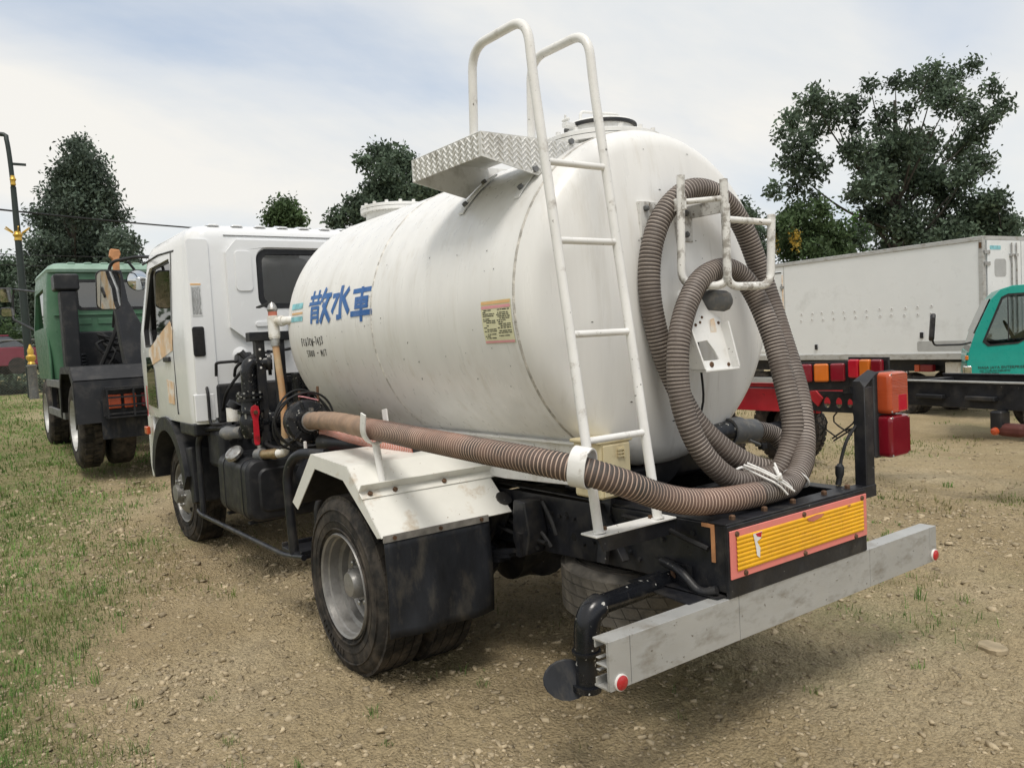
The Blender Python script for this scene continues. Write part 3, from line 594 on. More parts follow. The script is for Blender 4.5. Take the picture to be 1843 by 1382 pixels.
def loz(c, u, v, nrm, sgn):
    c, u, v, nrm = Vector(c), Vector(u), Vector(v), Vector(nrm); d = (u+v*sgn).normalized(); e = nrm.cross(d); L2, W2 = .0112, .0036
    b.add([c-d*L2, c-e*W2, c+d*L2, c+e*W2, c+nrm*.0045-d*.004, c+nrm*.0045+d*.004], [(0, 1, 4), (1, 2, 5, 4), (2, 3, 5), (3, 0, 4, 5)])
k = 0
for i in range(23):
    for j in range(22):
        y, z = .795-.0225*i-.004, pz-.010-.0225*j*.5; low = (pz-.095)+(.528-.8)*0 if y > .8 else max(tz(y)+.012 if y < .528 else 0, (pz-.095)+(.8-y)/(.8-.528)*(tz(.528)-pz+.095)+.012 if y >= .528 else 0)
        yy = y-(.01125 if j % 2 else 0)
        if z > low and yy > .27: loz((.798, yy, z), (0, -1, 0), (0, 0, 1), (-1, 0, 0), 1 if (i+j) % 2 else -1)
for i in range(23):
    for j in range(8):
        x, z = .82+.0225*i+(.01125 if j % 2 else 0), pz-.011-.0112*j; loz((x, .80, z), (1, 0, 0), (0, 0, 1), (0, 1, 0), 1 if (i+j) % 2 else -1)
for i in range(23):
    for j in range(30):
        x, y = .82+.0225*i+(.01125 if j % 2 else 0), .79-.0125*j; loz((x, y, pz), (1, 0, 0), (0, 1, 0), (0, 0, 1), 1 if (i+j) % 2 else -1)
tag(b.build('raised_tread', 'tread', PF), kind='stuff')
b = MB()
for y0 in (.50,):
    pts = [(.83+.0, y, tz(y)+.006) for y in np.linspace(.40, .60, 10)]
    for x in (.86, 1.28): b.loft([[(x-.02, q[1], q[2]), (x+.02, q[1], q[2]), (x+.02, q[1], q[2]+.008), (x-.02, q[1], q[2]+.008)] for q in pts])
tag(b.build('platform_straps', 'white', PF), kind='stuff')
for x in (.86, 1.28):
    for y in (.46, .57): one('strap_bolt', 'grey', PF, 'lathe', [(.014, 0), (.014, .014), (.008, .016)], (x, y, tz(y)+.012), (0, y/TA, .75), 6)
one('platform_bolt', 'grey', PF, 'lathe', [(.013, 0), (.013, .012)], (.798, .545, 2.185), (-1, 0, 0), 6); one('platform_bolt', 'grey', PF, 'lathe', [(.013, 0), (.013, .012)], (.798, .35, tz(.35)+.03), (-1, 0, 0), 6)

# hose rack on the rear head
RK = empty('hose_rack'); RK.parent = T
b = MB()
for (xa, xb) in ((.24, .56),): pass
xr_ = .30
for y0, y1, zt, zb in ((.085, -.185, 2.12, 1.70), (-.185, -.495, 1.99, 1.70)):
    pass
one('rack_hoop', 'rackpaint', RK, 'tube', corner([(.44, .088, 2.125), (.44, .110, 1.69), (.335, -.048, 1.675), (.335, -.044, 2.10)], .06, 6), .0165, 14, smooth=50)
one('rack_hoop', 'rackpaint', RK, 'tube', corner([(.325, -.040, 2.0), (.325, -.03, 1.672), (.285, -.254, 1.672), (.285, -.276, 1.962)], .06, 6), .0165, 14, smooth=50)
one('rack_bar', 'rackpaint', RK, 'tube', [(.44, .088, 2.02), (.335, -.044, 2.025)], .0115, 12, smooth=50)
one('rack_bar', 'rackpaint', RK, 'tube', [(.325, -.04, 1.94), (.285, -.272, 1.93)], .0135, 12, smooth=50)
for y, z in ((.15, 1.965), (-.055, 1.955)):
    x1 = rearx(y, z); f = MB().bb((x1-.012, y-.05, z-.075), (x1+.012, y+.05, z+.075)); f.bb((.405, y-.052, z+.02), (x1, y-.044, z+.07)) if y > 0 else f.bb((.37, y-.026, z+.02), (x1, y-.018, z+.075)); f = f.build('rack_bracket', 'rackpaint', RK, bevel=.003)
    for dz in (-.045, .045): one('bracket_bolt', 'grey', RK, 'lathe', [(.013, 0), (.013, .012), (.007, .018)], (x1-.012, y+.022*(1 if y > 0 else -.2), z+dz), (-1, 0, 0), 6)
# white nozzle bracket with its grey cap
NZ = empty('nozzle_bracket'); NZ.parent = T
NY = lambda y: y*.82+.155
out_ = [(-.005, 1.50), (-.05, 1.56), (-.075, 1.615), (-.16, 1.62), (-.20, 1.555), (-.275, 1.525), (-.275, 1.49), (-.305, 1.33), (-.30, 1.318), (-.055, 1.318), (-.045, 1.33), (.0, 1.475)]
hole = [(-.07, 1.43), (-.15, 1.435), (-.185, 1.40), (-.215, 1.355), (-.085, 1.355)]
def nb(y, z): return .425-(1.62-z)*.18
b = MB().prism([(NY(q[0]), q[1]) for q in out_], -.006, .006, 'yz', [[(NY(q[0]), q[1]) for q in hole]]); b.v = [(nb(q[1], q[2])+q[0]*1.0, q[1], q[2]) for q in b.v]; b.build('bracket_plate', 'white', NZ, bevel=.003)
for s0, s1 in (((-.002, 1.49), (-.05, 1.322)), ((-.278, 1.51), (-.302, 1.322))):
    b = MB()
    b.loft([[(nb(0, z)-.045, y-.005, z), (nb(0, z)-.045, y+.005, z), (nb(0, z)+.03, y+.005, z), (nb(0, z)+.03, y-.005, z)] for y, z in ((NY(s0[0]), s0[1]), (NY(s1[0]), s1[1]))]); b.build('bracket_flange', 'white', NZ, bevel=.003)
b = MB().loft([[(nb(0, 1.318)-.045, y, 1.312), (nb(0, 1.318)-.045, y, 1.322), (nb(0, 1.318)+.03, y, 1.322), (nb(0, 1.318)+.03, y, 1.312)] for y in (NY(-.05), NY(-.302))]); b.build('bracket_lip', 'white', NZ, bevel=.003)
one('nozzle_cap', 'grey', NZ, 'tube', [(.45, -.02, 1.600), (.425, -.03, 1.60), (.42, -.035, 1.60), (.385, -.085, 1.592), (.372, -.10, 1.59), (.365, -.108, 1.589)], [.034, .040, .043, .043, .033, .012], 20, smooth=40)
one('nozzle_neck', 'white', NZ, 'tube', [(.62, -.02, 1.62), (.45, -.015, 1.60)], .040, 18, smooth=40)
for y, z, r in ((-.02, 1.52, .008), (-.075, 1.54, .006), (-.085, 1.50, .007), (-.12, 1.51, .006), (-.14, 1.53, .006), (-.255, 1.505, .007), (-.085, 1.335, .012), (-.275, 1.333, .009), (-.15, 1.338, .013)): one('bracket_hole', 'bolt', NZ, 'lathe', [(r, 0), (r*.8, .004), (.001, .004)], (nb(y, z)-.006, NY(y), z), (-1, 0, 0), 10)
one('rust_patch', 'primer', NZ, 'prism', [(.0, 1.52), (-.02, 1.525), (-.035, 1.48), (-.03, 1.445), (.005, 1.45)], nb(0, 1.48)-.0085, nb(0, 1.48)-.0075, 'yz')
one('bracket_cable', 'cable', T, 'tube', spline([(.50, -.04, 1.46), (.50, -.055, 1.34), (.50, -.06, 1.2), (.53, -.03, 1.08)], .03), .005, 8, smooth=40)
NZ.location = (0, 0, .026)
# drain coupling at the lower right of the tank
b = MB().tube([(.62, -.18, 1.02), (.61, -.35, 1.035)], .052, 20); b.build('drain_pipe', 'blackpipe', T, smooth=40)
b = MB().tube([(.61, -.35, 1.035), (.605, -.42, 1.035), (.605, -.425, 1.03), (.60, -.52, 1.02)], [.062, .062, .057, .057], 20); cp = b.build('hose_coupling', 'grey', T, smooth=40)
one('coupling_lever', 'grey', cp, 'tube', corner([(.56, -.43, .99), (.55, -.50, .96), (.59, -.52, .955)], .02), .008, 8, smooth=40); one('coupling_clip', 'plastic', cp, 'box', (.585, -.56, .945), (.03, .04, .03), bevel=.006)
one('valve_box', 'black', T, 'bb', (.78, -.43, .835), (1.2, -.08, 1.0), bevel=.02); one('valve_box', 'black', T, 'bb', (.70, .02, .835), (.95, .36, .93), bevel=.02)
# control box beside the ladder
b = MB().bb((.50, .375, .875), (.66, .535, 1.10)); CB = b.build('control_box', 'cream', T, bevel=.012)
one('box_lid', 'cream', CB, 'bb', (.494, .365, 1.09), (.67, .545, 1.105), bevel=.006); one('box_door', 'cream', CB, 'bb', (.492, .385, .885), (.4995, .525, 1.085), bevel=.004)
b = MB()
for z in (1.035, 1.048, 1.061): b.bb((.484, .42, z), (.4915, .455, z+.006))
b.bb((.482, .418, 1.03), (.4915, .424, 1.07)); b.build('door_latch', 'cream', CB)
one('red_button', 'red', CB, 'lathe', [(.014, 0), (.014, .012), (.008, .016)], (.57, .535, 1.065), (0, 1, 0), 16); one('green_knob', 'green_knob', CB, 'lathe', [(.018, 0), (.016, .03), (.010, .034)], (.575, .535, .985), (0, 1, 0), 16); one('black_button', 'plastic', CB, 'lathe', [(.013, 0), (.013, .014)], (.55, .535, .92), (0, 1, 0), 14)
one('box_stay', 'black', T, 'bar', (.60, .41, .86), (.60, .46, .60), .05, .02)

# wheels
def make_wheel(dual):
    """axis +Y outwards, outer tyre face at y=0"""
    W = empty('wheel')
    Rw, wd, rr_ = .413, .225, .237
    sec = [(rr_+.004, -.020), (rr_+.02, -.008), (rr_+.06, .0), (Rw-.075, .0), (Rw-.03, -.008), (Rw-.012, -.022), (Rw-.004, -.04)]
    full = sec+[(Rw, -wd*.3), (Rw, -wd*.7)]+[(r, -wd-d) for r, d in sec[::-1]]
    prof = [(r, y) for r, y in full]
    ty = MB().lathe(prof, (0, 0, 0), (0, 1, 0), 72, caps=False).build('tyre', 'rubber', W, smooth=40)
    b = MB(); n = 38                                          # tread blocks
    for i in range(n):
        a0 = 2*PI*i/n
        for k, (ya, yb) in enumerate(((-.024, -.062), (-.068, -.108), (-.116, -.158), (-.164, -.203))):
            sh = (.5 if k % 2 else 0)+.0; aa = a0+sh*2*PI/n; w_ = 2*PI/n*.95
            vs = []
            for (a, yy) in ((aa, ya), (aa+w_, ya), (aa+w_*1.30, yb), (aa+w_*.30, yb)):
                for r in (Rw-.010, Rw+.005): vs.append((r*math.sin(a), yy, r*math.cos(a)))
            b.add(vs, [(1, 3, 5, 7), (0, 1, 7, 6), (2, 3, 1, 0), (4, 5, 3, 2), (6, 7, 5, 4)])
    tag(b.build('tread_blocks', 'rubber', W), kind='stuff')
    b = MB()
    for r, t in ((.262, .003), (.300, .0025), (.352, .004)): b.lathe([(r, -.004), (r+.002, t), (r+.006, t), (r+.008, -.004)], (0, 0, 0), (0, 1, 0), 72, caps=False)
    for i in range(9): a = 1.9+i*.09; b.box((.322*math.sin(a), .002, .322*math.cos(a)), (.018, .005, .026), Matrix.Rotation(a, 3, 'Y'))
    b.build('sidewall_rings', 'rubber', W, smooth=40)
    if dual: p = [(.246, -.010), (.240, .001), (.230, -.006), (.227, -.030), (.220, -.036), (.217, -.080), (.196, -.088), (.193, -.120), (.183, -.128), (.178, -.145), (.152, -.158), (.130, -.160), (.124, -.115), (.112, -.108), (.085, -.108)]
    else: p = [(.246, -.010), (.240, .001), (.232, -.004), (.222, -.035), (.210, -.06), (.195, -.055), (.165, -.01), (.140, .012), (.112, .016), (.105, .016)]
    rim = MB().lathe(p+[(.04, p[-1][1])], (0, 0, 0), (0, 1, 0), 64, caps=False).build('rim', 'rim', W, smooth=35)
    hy = p[-1][1]; nut = None
    for i in range(6 if not dual else 10):
        a = 2*PI*i/(6 if not dual else 10)+.2; lo_ = (.098*math.sin(a), hy, .098*math.cos(a))
        if nut is None: nut = MB().lathe([(.015, 0), (.013, .010), (.013, .028), (.007, .032)], (0, 0, 0), (0, 1, 0), 8).build('wheel_nut', 'steel', W, loc=lo_)
        else: c = nut.copy(); COL.objects.link(c); c.location = lo_
    one('hub', 'rim', W, 'lathe', [(.07, hy-.02), (.068, hy+.05), (.055, hy+.075 if dual else hy+.05), (.001, hy+.08 if dual else hy+.052)], (0, 0, 0), (0, 1, 0), 24, smooth=35)
    b = MB()
    for i in range(8 if dual else 6):
        a = 2*PI*i/(8 if dual else 6)+.55; r, y = (.154, -.156) if dual else (.178, -.026); b.lathe([(.026, 0), (.026, .006)], (r*math.sin(a), y, r*math.cos(a)), (math.sin(a)*(.3 if dual else .75), 1, math.cos(a)*(.3 if dual else .75)), 14)
    tag(b.build('hand_holes', 'dark_hole', W), kind='stuff')
    if dual:
        MB().lathe([(r, y-.26) for r, y in prof], (0, 0, 0), (0, 1, 0), 56, caps=False).build('inner_tyre', 'rubber', W, smooth=40)
        tb = [q for q in W.children if q.name.startswith('tread_blocks')][0].copy(); COL.objects.link(tb); tb.parent = W; tb.location = (0, -.26, 0)
        one('inner_rim', 'rim', W, 'lathe', [(.236, -.24), (.205, -.30), (.2, -.42), (.236, -.47)], (0, 0, 0), (0, 1, 0), 40, caps=False)
    return W
WD = make_wheel(True); WD.parent = T; WD.location = (1.68, 1.111, .413); WD.rotation_euler = (0, .4, 0)
w2 = dup(WD, T); w2.location = (1.68, -1.111, .413); w2.rotation_euler = (0, .9, PI)
WF = make_wheel(False); WF.parent = T; WF.location = (5.06, .985, .413); WF.rotation_euler = (0, .2, R(2)); w3 = dup(WF, T); w3.location = (5.06, -.985, .413); w3.rotation_euler = (0, 1.1, PI)
one('rear_axle', 'black', T, 'tube', [(1.68, -.9, .413), (1.68, -.22, .413), (1.68, -.18, .413), (1.68, .18, .413), (1.68, .22, .413), (1.68, .9, .413)], [.07, .07, .17, .17, .07, .07], 20, smooth=40)
one('differential', 'black', T, 'tube', [(1.52, 0, .42), (1.55, 0, .42), (1.68, 0, .42), (1.86, 0, .43), (1.95, 0, .44)], [.06, .17, .19, .15, .05], 20, smooth=40)
one('front_axle', 'black', T, 'tube', [(5.06, -.85, .40), (5.06, .85, .40)], .055, 14, smooth=40); one('drive_shaft', 'black', T, 'tube', [(1.95, 0, .44), (3.8, 0, .60)], .045, 14, smooth=40)
for s_ in (1, -1):
    b = MB()
    for k in range(6):
        L2 = .62-.085*k; pts = [(1.68+L2*t, s_*.50, .49-.018*k+.09*t*t*(L2/.62)**2) for t in np.linspace(-1, 1, 9)]
        for i in range(8): b.bar(pts[i], pts[i+1], .07, .016)
    b.build('leaf_spring', 'black', T)
    one('spring_hanger', 'black', T, 'prism', [(1.02, .80), (1.10, .80), (1.12, .62), (1.08, .55), (1.02, .56), (.99, .66)], s_*.425, s_*.53, bevel=.01)
    one('spring_shackle', 'black', T, 'bar', (1.05, s_*.50, .66), (1.06, s_*.50, .555), .09, .03); one('spring_hanger', 'black', T, 'prism', [(2.25, .80), (2.37, .80), (2.34, .56), (2.28, .56)], s_*.425, s_*.53, bevel=.01)
    b = MB()
    for dx in (-.06, .06): b.tube(corner([(1.68+dx, s_*.46, .33), (1.68+dx, s_*.46, .53), (1.68+dx, s_*.54, .53), (1.68+dx, s_*.54, .33)], .02), .009, 8)
    b.build('spring_clamp', 'black', T, smooth=40)
    one('brake_chamber', 'black', T, 'lathe', [(.05, 0), (.085, .02), (.085, .10), (.06, .13)], (1.45, s_*.52, .47), (-1, 0, .2), 18, smooth=40)
    one('shock_absorber', 'black', T, 'tube', [(1.25, s_*.47, .78), (1.55, s_*.50, .38)], [.04, .032], 12, smooth=40)
b = MB().bar((.62, .44, .83), (.47, .455, .63), .035, .012); b.build('frame_brace', 'black', T, bevel=.002)
for k, pts in enumerate(([(1.30, .45, .74), (1.15, .46, .70), (1.0, .46, .66), (.94, .45, .60)], [(1.35, .44, .70), (1.2, .45, .66), (1.08, .46, .60), (1.0, .48, .59)], [(1.0, .44, .79), (.93, .45, .72), (.90, .45, .66)], [(1.5, .45, .66), (1.2, .48, .63), (.95, .47, .62)])): one('brake_hose', 'cable', T, 'tube', spline(pts, .03), .010, 8, smooth=40)
# spare wheel slung flat under the frame
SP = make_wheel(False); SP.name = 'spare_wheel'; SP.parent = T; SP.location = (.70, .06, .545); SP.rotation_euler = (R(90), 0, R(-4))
M['spare'] = mat('dusty_old_tyre_rubber', (.10, .092, .08), .9, var=.3, dirt=(.19, .17, .14), dscale=7, dlo=.45, dhi=.75, bump=.2, bscale=50)  # tyre rubber with light put into its colour, for the dim space under the frame
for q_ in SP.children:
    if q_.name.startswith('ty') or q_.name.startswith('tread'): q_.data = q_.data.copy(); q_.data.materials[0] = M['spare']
one('spare_carrier', 'black', T, 'bar', (.24, .05, .60), (1.1, .05, .60), .06, .04); one('carrier_plate', 'black', T, 'bb', (.18, .30, .585), (.36, .47, .595), bevel=.002)
b = MB().tube([(.24, .44, .60), (.24, .44, .66)], .009, 8); b.build('carrier_bolt', 'bolt', T); one('carrier_plate', 'black', T, 'bb', (.16, .425, .60), (.34, .432, .665))
# spray pipe with its flap nozzle
b = MB().tube([(.28, .05, .60), (.26, .50, .598)], .034, 20); b.build('discharge_pipe', 'blackpipe', T, smooth=40)
el = [(.26, .50, .598)]+corner([(.258, .56, .597), (.255, .845, .588), (.258, .855, .45)], .12, 10)
one('pipe_elbow', 'blackpipe', T, 'tube', el, [.034]+[.034]*2+[.044]*(len(el)-4)+[.043], 22, smooth=50)
b = MB().tube([(.258, .855, .452), (.258, .855, .443)], .050, 20).tube([(.258, .855, .443), (.26, .86, .325)], .037, 20).tube([(.259, .859, .335), (.26, .86, .315)], .050, 20); b.build('pipe_outlet', 'blackpipe', T, smooth=40)
b = MB(); nn = 18; lo_ = []
c0 = Vector((.30, .905, .355))
for k in range(nn): a = 2*PI*k/nn; lo_.append((c0.x+.03*math.sin(a)+.035*math.cos(a), c0.y+.07*math.cos(a)+.01, c0.z+.058*math.sin(a)-.012*math.cos(a)))
b.loft([lo_, [(q[0]-.006, q[1]-.002, q[2]-.003) for q in lo_]]); b.build('nozzle_flap', 'flap', T)
# rear mudguards
for s_ in (1, -1):
    MG = empty('mudguard'); MG.parent = T
    y1, y0 = 1.13*s_, .47*s_
    prof = [(2.19, .742), (1.905, 1.012), (1.50, .992), (1.195, .724)]; th = .005
    b = MB()
    for i in range(3):
        (xa, za), (xb, zb) = prof[i], prof[i+1]; d = Vector((xb-xa, 0, zb-za)).normalized(); nn = Vector((d.z, 0, -d.x)); nn = nn if nn.z < 0 else -nn
        b.add([Vector((xa, y0, za)), Vector((xb, y0, zb)), Vector((xb, y1, zb)), Vector((xa, y1, za)), Vector((xa, y0, za))+nn*th, Vector((xb, y0, zb))+nn*th, Vector((xb, y1, zb))+nn*th, Vector((xa, y1, za))+nn*th], [(0, 1, 2, 3), (7, 6, 5, 4), (0, 4, 5, 1), (3, 2, 6, 7), (0, 3, 7, 4), (1, 5, 6, 2)])
    b.build('guard_top', 'fender', MG)
    b = MB(); in_ = [(2.175, .735), (1.90, .999), (1.505, .980), (1.205, .722)]
    for (xa, za), (xb, zb) in zip(in_, in_[1:]): b.add([(xa, y0, za), (xb, y0, zb), (xb, y1-.006*s_, zb), (xa, y1-.006*s_, za)], [(0, 1, 2, 3)])
    ln = b.build('guard_liner', 'black', MG); so = ln.modifiers.new('thick', 'SOLIDIFY'); so.thickness = .004
    lip = [(2.19, .742), (1.905, 1.012), (1.50, .992), (1.195, .724), (1.235, .716), (1.545, .925), (1.865, .945), (2.125, .712)]
    one('guard_lip', 'fender', MG, 'prism', lip, y1-.004*s_, y1+.001*s_, bevel=.001)
    one('guard_inner', 'black', MG, 'prism', [(2.15, .72), (1.9, 1.0), (1.5, .98), (1.21, .72), (1.3, .6), (2.1, .6)], y0, y0-.01*s_)
    # angle strip with bolts across the sloping rear face
    sx_ = lambda z: 1.195+(z-.724)*(1.50-1.195)/(.992-.724); zz = .862
    nrm = Vector((-.268, 0, .305)).normalized(); p0 = Vector((sx_(zz), 0, zz)); tdir = Vector((.305, 0, .268)).normalized()
    b = MB(); a_ = p0+nrm*.002; c_ = a_+tdir*.042; e_ = c_+nrm*.05
    for q0, q1 in ((a_, c_), (c_, e_)):
        dn = nrm*.004 if q0 is a_ else tdir*-.004
        vs = [Vector((q.x, yy, q.z)) for yy in (1.135*s_, .45*s_) for q in (q0, q1, q1+dn, q0+dn)]; b.add(vs, [(0, 1, 2, 3), (7, 6, 5, 4), (0, 4, 5, 1), (1, 5, 6, 2), (2, 6, 7, 3), (3, 7, 4, 0)])
    an = b.build('angle_strip', 'fender', MG)
    for y in (1.09, .97, .72): one('strip_bolt', 'bolt', MG, 'lathe', [(.011, 0), (.011, .011), (.006, .013)], a_+tdir*.02+nrm*.004+Vector((0, y*s_, 0)), nrm, 6)
    b = MB(); ny, nz2 = 14, 12; g = []
    for j in range(nz2+1):
        for i in range(ny+1):
            y = 1.125-(.52*i/ny); z = .712-.41*j/nz2+.0; z -= .02*(i/ny)*0; bulge = .018*math.sin(PI*i/ny)*(j/nz2)+.012*math.sin(i*.9+j*.35)*(j/nz2); g.append((1.188-bulge-.010*(j/nz2), y*s_, z))
    n_ = len(g); q = [(j*(ny+1)+i, j*(ny+1)+i+1, (j+1)*(ny+1)+i+1, (j+1)*(ny+1)+i) for j in range(nz2) for i in range(ny)]
    b.add(g, q); fl = b.build('mudflap', 'flap', MG, smooth=60); so = fl.modifiers.new('thick', 'SOLIDIFY'); so.thickness = .006
    fs = one('flap_strip', 'rail', MG, 'bb', (1.178, 1.13*s_, .706), (1.184, .61*s_, .735)); fs.data.materials[0] = mat('grimy_strip', (.20, .19, .175), .6, var=.3, vscale=20)
    for y in (1.08, .86, .65): one('strip_bolt', 'bolt', MG, 'lathe', [(.009, 0), (.009, .008)], (1.178, y*s_, .722), (-1, 0, 0), 6)
    one('guard_stay', 'black', MG, 'bb', (1.66, .43*s_, .93), (1.70, 1.10*s_, .97)) if False else None
# hose hook on the left mudguard
HK = empty('hose_hook'); HK.parent = T
one('hook_post', 'rail', HK, 'tube', [(1.412, 1.0, .90), (1.462, 1.0, 1.085)], .017, 14, smooth=40)
hk = corner([(1.415, 1.072, 1.222), (1.44, 1.072, 1.12), (1.463, 1.0, 1.068), (1.49, .925, 1.12), (1.505, .925, 1.225)], .05, 6)
b = MB(); fw_ = Vector((.96, -.0, .0)); 
lp = []
for i, p in enumerate(hk):
    t = (hk[min(i+1, len(hk)-1)]-hk[max(i-1, 0)]).normalized(); u = Vector((1, 0, .0)); u = (u-t*u.dot(t)).normalized(); v = t.cross(u); lp.append([p+u*.022+v*.004, p-u*.022+v*.004, p-u*.022-v*.004, p+u*.022-v*.004])
b.loft(lp).build('hook_cradle', 'rail', HK, bevel=.002)

# fuel tank, steps and guard on the left side
FT = empty('fuel_tank'); FT.parent = T
lp = [(x, f) for x, f in ((3.33, .86), (3.335, .94), (3.355, 1.0), (3.96, 1.0), (3.98, .94), (3.985, .86))]
def ftl(x, f): return [(x, .76+(q[0]-.76)*f, .625+(q[1]-.625)*f) for q in rrect(.52, 1.0, .425, .825, .075, 6)]
b = MB().loft([ftl(x, f) for x, f in lp]); b.build('tank_shell', 'plastic', FT, smooth=35)
one('end_panel', 'plastic', FT, 'loft', [ftl(3.331, .72), ftl(3.320, .66)], smooth=30, bevel=.004)
for x in (3.45, 3.83): one('tank_strap', 'black', FT, 'loft', [ftl(x, 1.018), ftl(x+.035, 1.018)], bevel=.002)
one('seam_ridge', 'plastic', FT, 'loft', [ftl(3.36, 1.012), ftl(3.375, 1.012)], bevel=.003)
one('filler_neck', 'plastic', FT, 'tube', [(3.62, .93, .80), (3.60, .985, .845)], .045, 16, smooth=40)
b = MB().lathe([(.062, 0), (.062, .022), (.055, .030), (.02, .034), (.001, .033)], (3.60, .985, .845), (-.25, .62, .75), 24)
for k in range(12): pass
b.build('filler_cap', 'steel', FT, smooth=30)
for x in (3.4, 3.86): one('tank_bracket', 'black', FT, 'prism', [(.43, .70), (.43, .42), (.98, .405), (.98, .42), (.50, .43), (.46, .70)], x, x+.05, 'yz')
one('side_guard', 'rail', T, 'tube', corner([(4.42, 1.04, .365), (4.3, 1.05, .352), (2.58, 1.05, .374), (2.30, 1.05, .415)], .1), .016, 12, smooth=50); bpy.data.objects['side_guard'].data.materials[0] = M['black']
b = MB().bb((2.34, .80, .395), (2.64, 1.05, .418)).bb((2.34, .80, .418), (2.355, 1.05, .44)).bb((2.62, .80, .418), (2.635, 1.05, .44)); b.build('step_plate', 'black', T, bevel=.004)
one('guard_post', 'black', T, 'tube', corner([(2.47, 1.04, .41), (2.47, 1.05, .86), (2.36, 1.03, .965), (2.15, .95, .97)], .09, 8), .027, 14, smooth=50)
one('guard_post', 'black', T, 'tube', corner([(2.33, .95, .41), (2.32, .95, .70), (2.30, .8, .78)], .06, 8), .02, 12, smooth=50); one('guard_post', 'black', T, 'tube', [(2.30, .86, .41), (2.30, .86, .62)], .03, 12, smooth=50)
one('air_chamber', 'salmon', T, 'tube', [(2.20, .88, .84), (2.21, .88, .84), (2.27, .90, .84), (2.30, .905, .84), (2.31, .91, .84), (2.34, .92, .84), (2.36, .92, .84)], [.05, .10, .115, .125, .125, .09, .03], 22, smooth=40)
one('air_reservoir', 'black', T, 'tube', [(2.50, .62, .70), (2.52, .62, .70), (3.18, .62, .70), (3.20, .62, .70)], [.05, .12, .12, .05], 20, smooth=40)
b = MB().tube([(2.40, .86, 1.0), (1.60, .70, 1.02)], .05, 16); b.build('suction_manifold', 'black', T, smooth=40)
one('air_cleaner_duct', 'plastic', T, 'bb', (3.95, .45, .70), (4.28, .98, .98), bevel=.04)
b = MB()
for k in range(7): b.bb((3.93, .52+.062*k, .90), (4.02, .545+.062*k, 1.03))
b.build('cooling_fins', 'plastic', T, bevel=.006)
one('guard_pipe', 'black', T, 'tube', corner([(4.32, 1.03, .36), (4.32, 1.03, .90), (4.22, 1.0, .985), (3.85, .88, 1.0)], .08, 8), .022, 12, smooth=50)
one('wheel_guard', 'plastic', T, 'prism', [(4.62, .82), (4.45, .84), (4.42, .42), (4.50, .40), (4.55, .62)], .62, 1.06, bevel=.015)
one('engine_block', 'black', T, 'bb', (3.98, -.40, .55), (5.6, .40, 1.16), bevel=.05); one('gearbox', 'black', T, 'bb', (3.3, -.22, .52), (3.98, .22, .86), bevel=.06)
for s_ in (-1,): one('battery_box', 'plastic', T, 'bb', (2.9, -.95, .45), (3.9, -.5, .85), bevel=.03)
# pump rack, pump and valve pipework behind the cab
PK = empty('pump_rack'); PK.parent = T
for y in (.80, .665): one('rack_post', 'black', PK, 'bb', (3.50, y-.03, .80), (3.56, y+.03, 1.60), bevel=.003)
one('rack_post', 'black', PK, 'bb', (3.50, -.75, .80), (3.56, -.69, 1.60), bevel=.003); one('rack_beam', 'black', PK, 'bb', (3.49, -.85, 1.585), (3.57, .87, 1.645), bevel=.004); one('rack_beam', 'black', PK, 'bb', (3.47, -.7, 1.30), (3.53, .64, 1.345), bevel=.004)
one('rack_beam', 'black', PK, 'bb', (3.60, -.6, 1.18), (3.64, .62, 1.36), bevel=.004)
for z in (1.53, 1.47, 1.41): one('post_hole', 'paper', PK, 'lathe', [(.008, 0), (.008, .002)], (3.499, .805, z), (-1, 0, 0), 10)
PU = empty('pump'); PU.parent = T
one('pump_body', 'blackpipe', PU, 'tube', [(3.44, .45, 1.05), (3.46, .45, 1.05), (3.66, .45, 1.05), (3.68, .45, 1.05)], [.10, .19, .19, .10], 24, smooth=40)
b = MB().tube(corner([(3.52, .72, 1.44), (3.55, .80, 1.44), (3.55, .86, 1.44), (3.55, .875, 1.40), (3.55, .875, 1.22)], .09, 8), .050, 20); b.lathe([(.085, 0), (.085, .022)], (3.525, .725, 1.44), (.3, .8, 0), 24); b.build('pump_elbow', 'blackpipe', PU, smooth=40)
b = MB()
for z in (1.225, 1.195, 1.115): b.lathe([(.088, 0), (.088, .018)], (3.55, .875, z), (0, 0, 1), 24)
b.tube([(3.55, .875, 1.22), (3.55, .875, 1.12), (3.55, .875, 1.09), (3.55, .875, 1.0), (3.55, .875, .95)], [.062, .062, .078, .078, .055], 22)
b.tube([(3.55, .875, 1.05), (3.55, .60, 1.05)], .055, 18); b.lathe([(.08, 0), (.08, .02)], (3.55, .76, 1.05), (0, 1, 0), 22); b.build('ball_valve', 'blackpipe', PU, smooth=40)
b = MB()
for z in (1.243, 1.112):
    for k in range(8): a = 2*PI*k/8; b.lathe([(.009, -.03), (.009, .012)], (3.55+.074*math.cos(a), .875+.074*math.sin(a), z), (0, 0, 1), 6)
tag(b.build('flange_bolts', 'steel', PU), kind='stuff')
hp = [(-.030, .0), (-.024, .035), (.0, .048), (.024, .035), (.030, .0), (.018, -.045), (.020, -.20), (.012, -.215), (-.012, -.215), (-.020, -.20), (-.018, -.045)]
b = MB().prism([(.885-q[0], 1.125+q[1]) for q in hp], 3.432, 3.444, 'yz'); b.build('red_handle', 'red', PU, bevel=.003); one('handle_bolt', 'bolt', PU, 'lathe', [(.014, 0), (.014, .014)], (3.432, .885, 1.125), (-1, 0, 0), 6)
one('handle_stem', 'blackpipe', PU, 'tube', [(3.52, .885, 1.115), (3.445, .885, 1.125)], .02, 10)
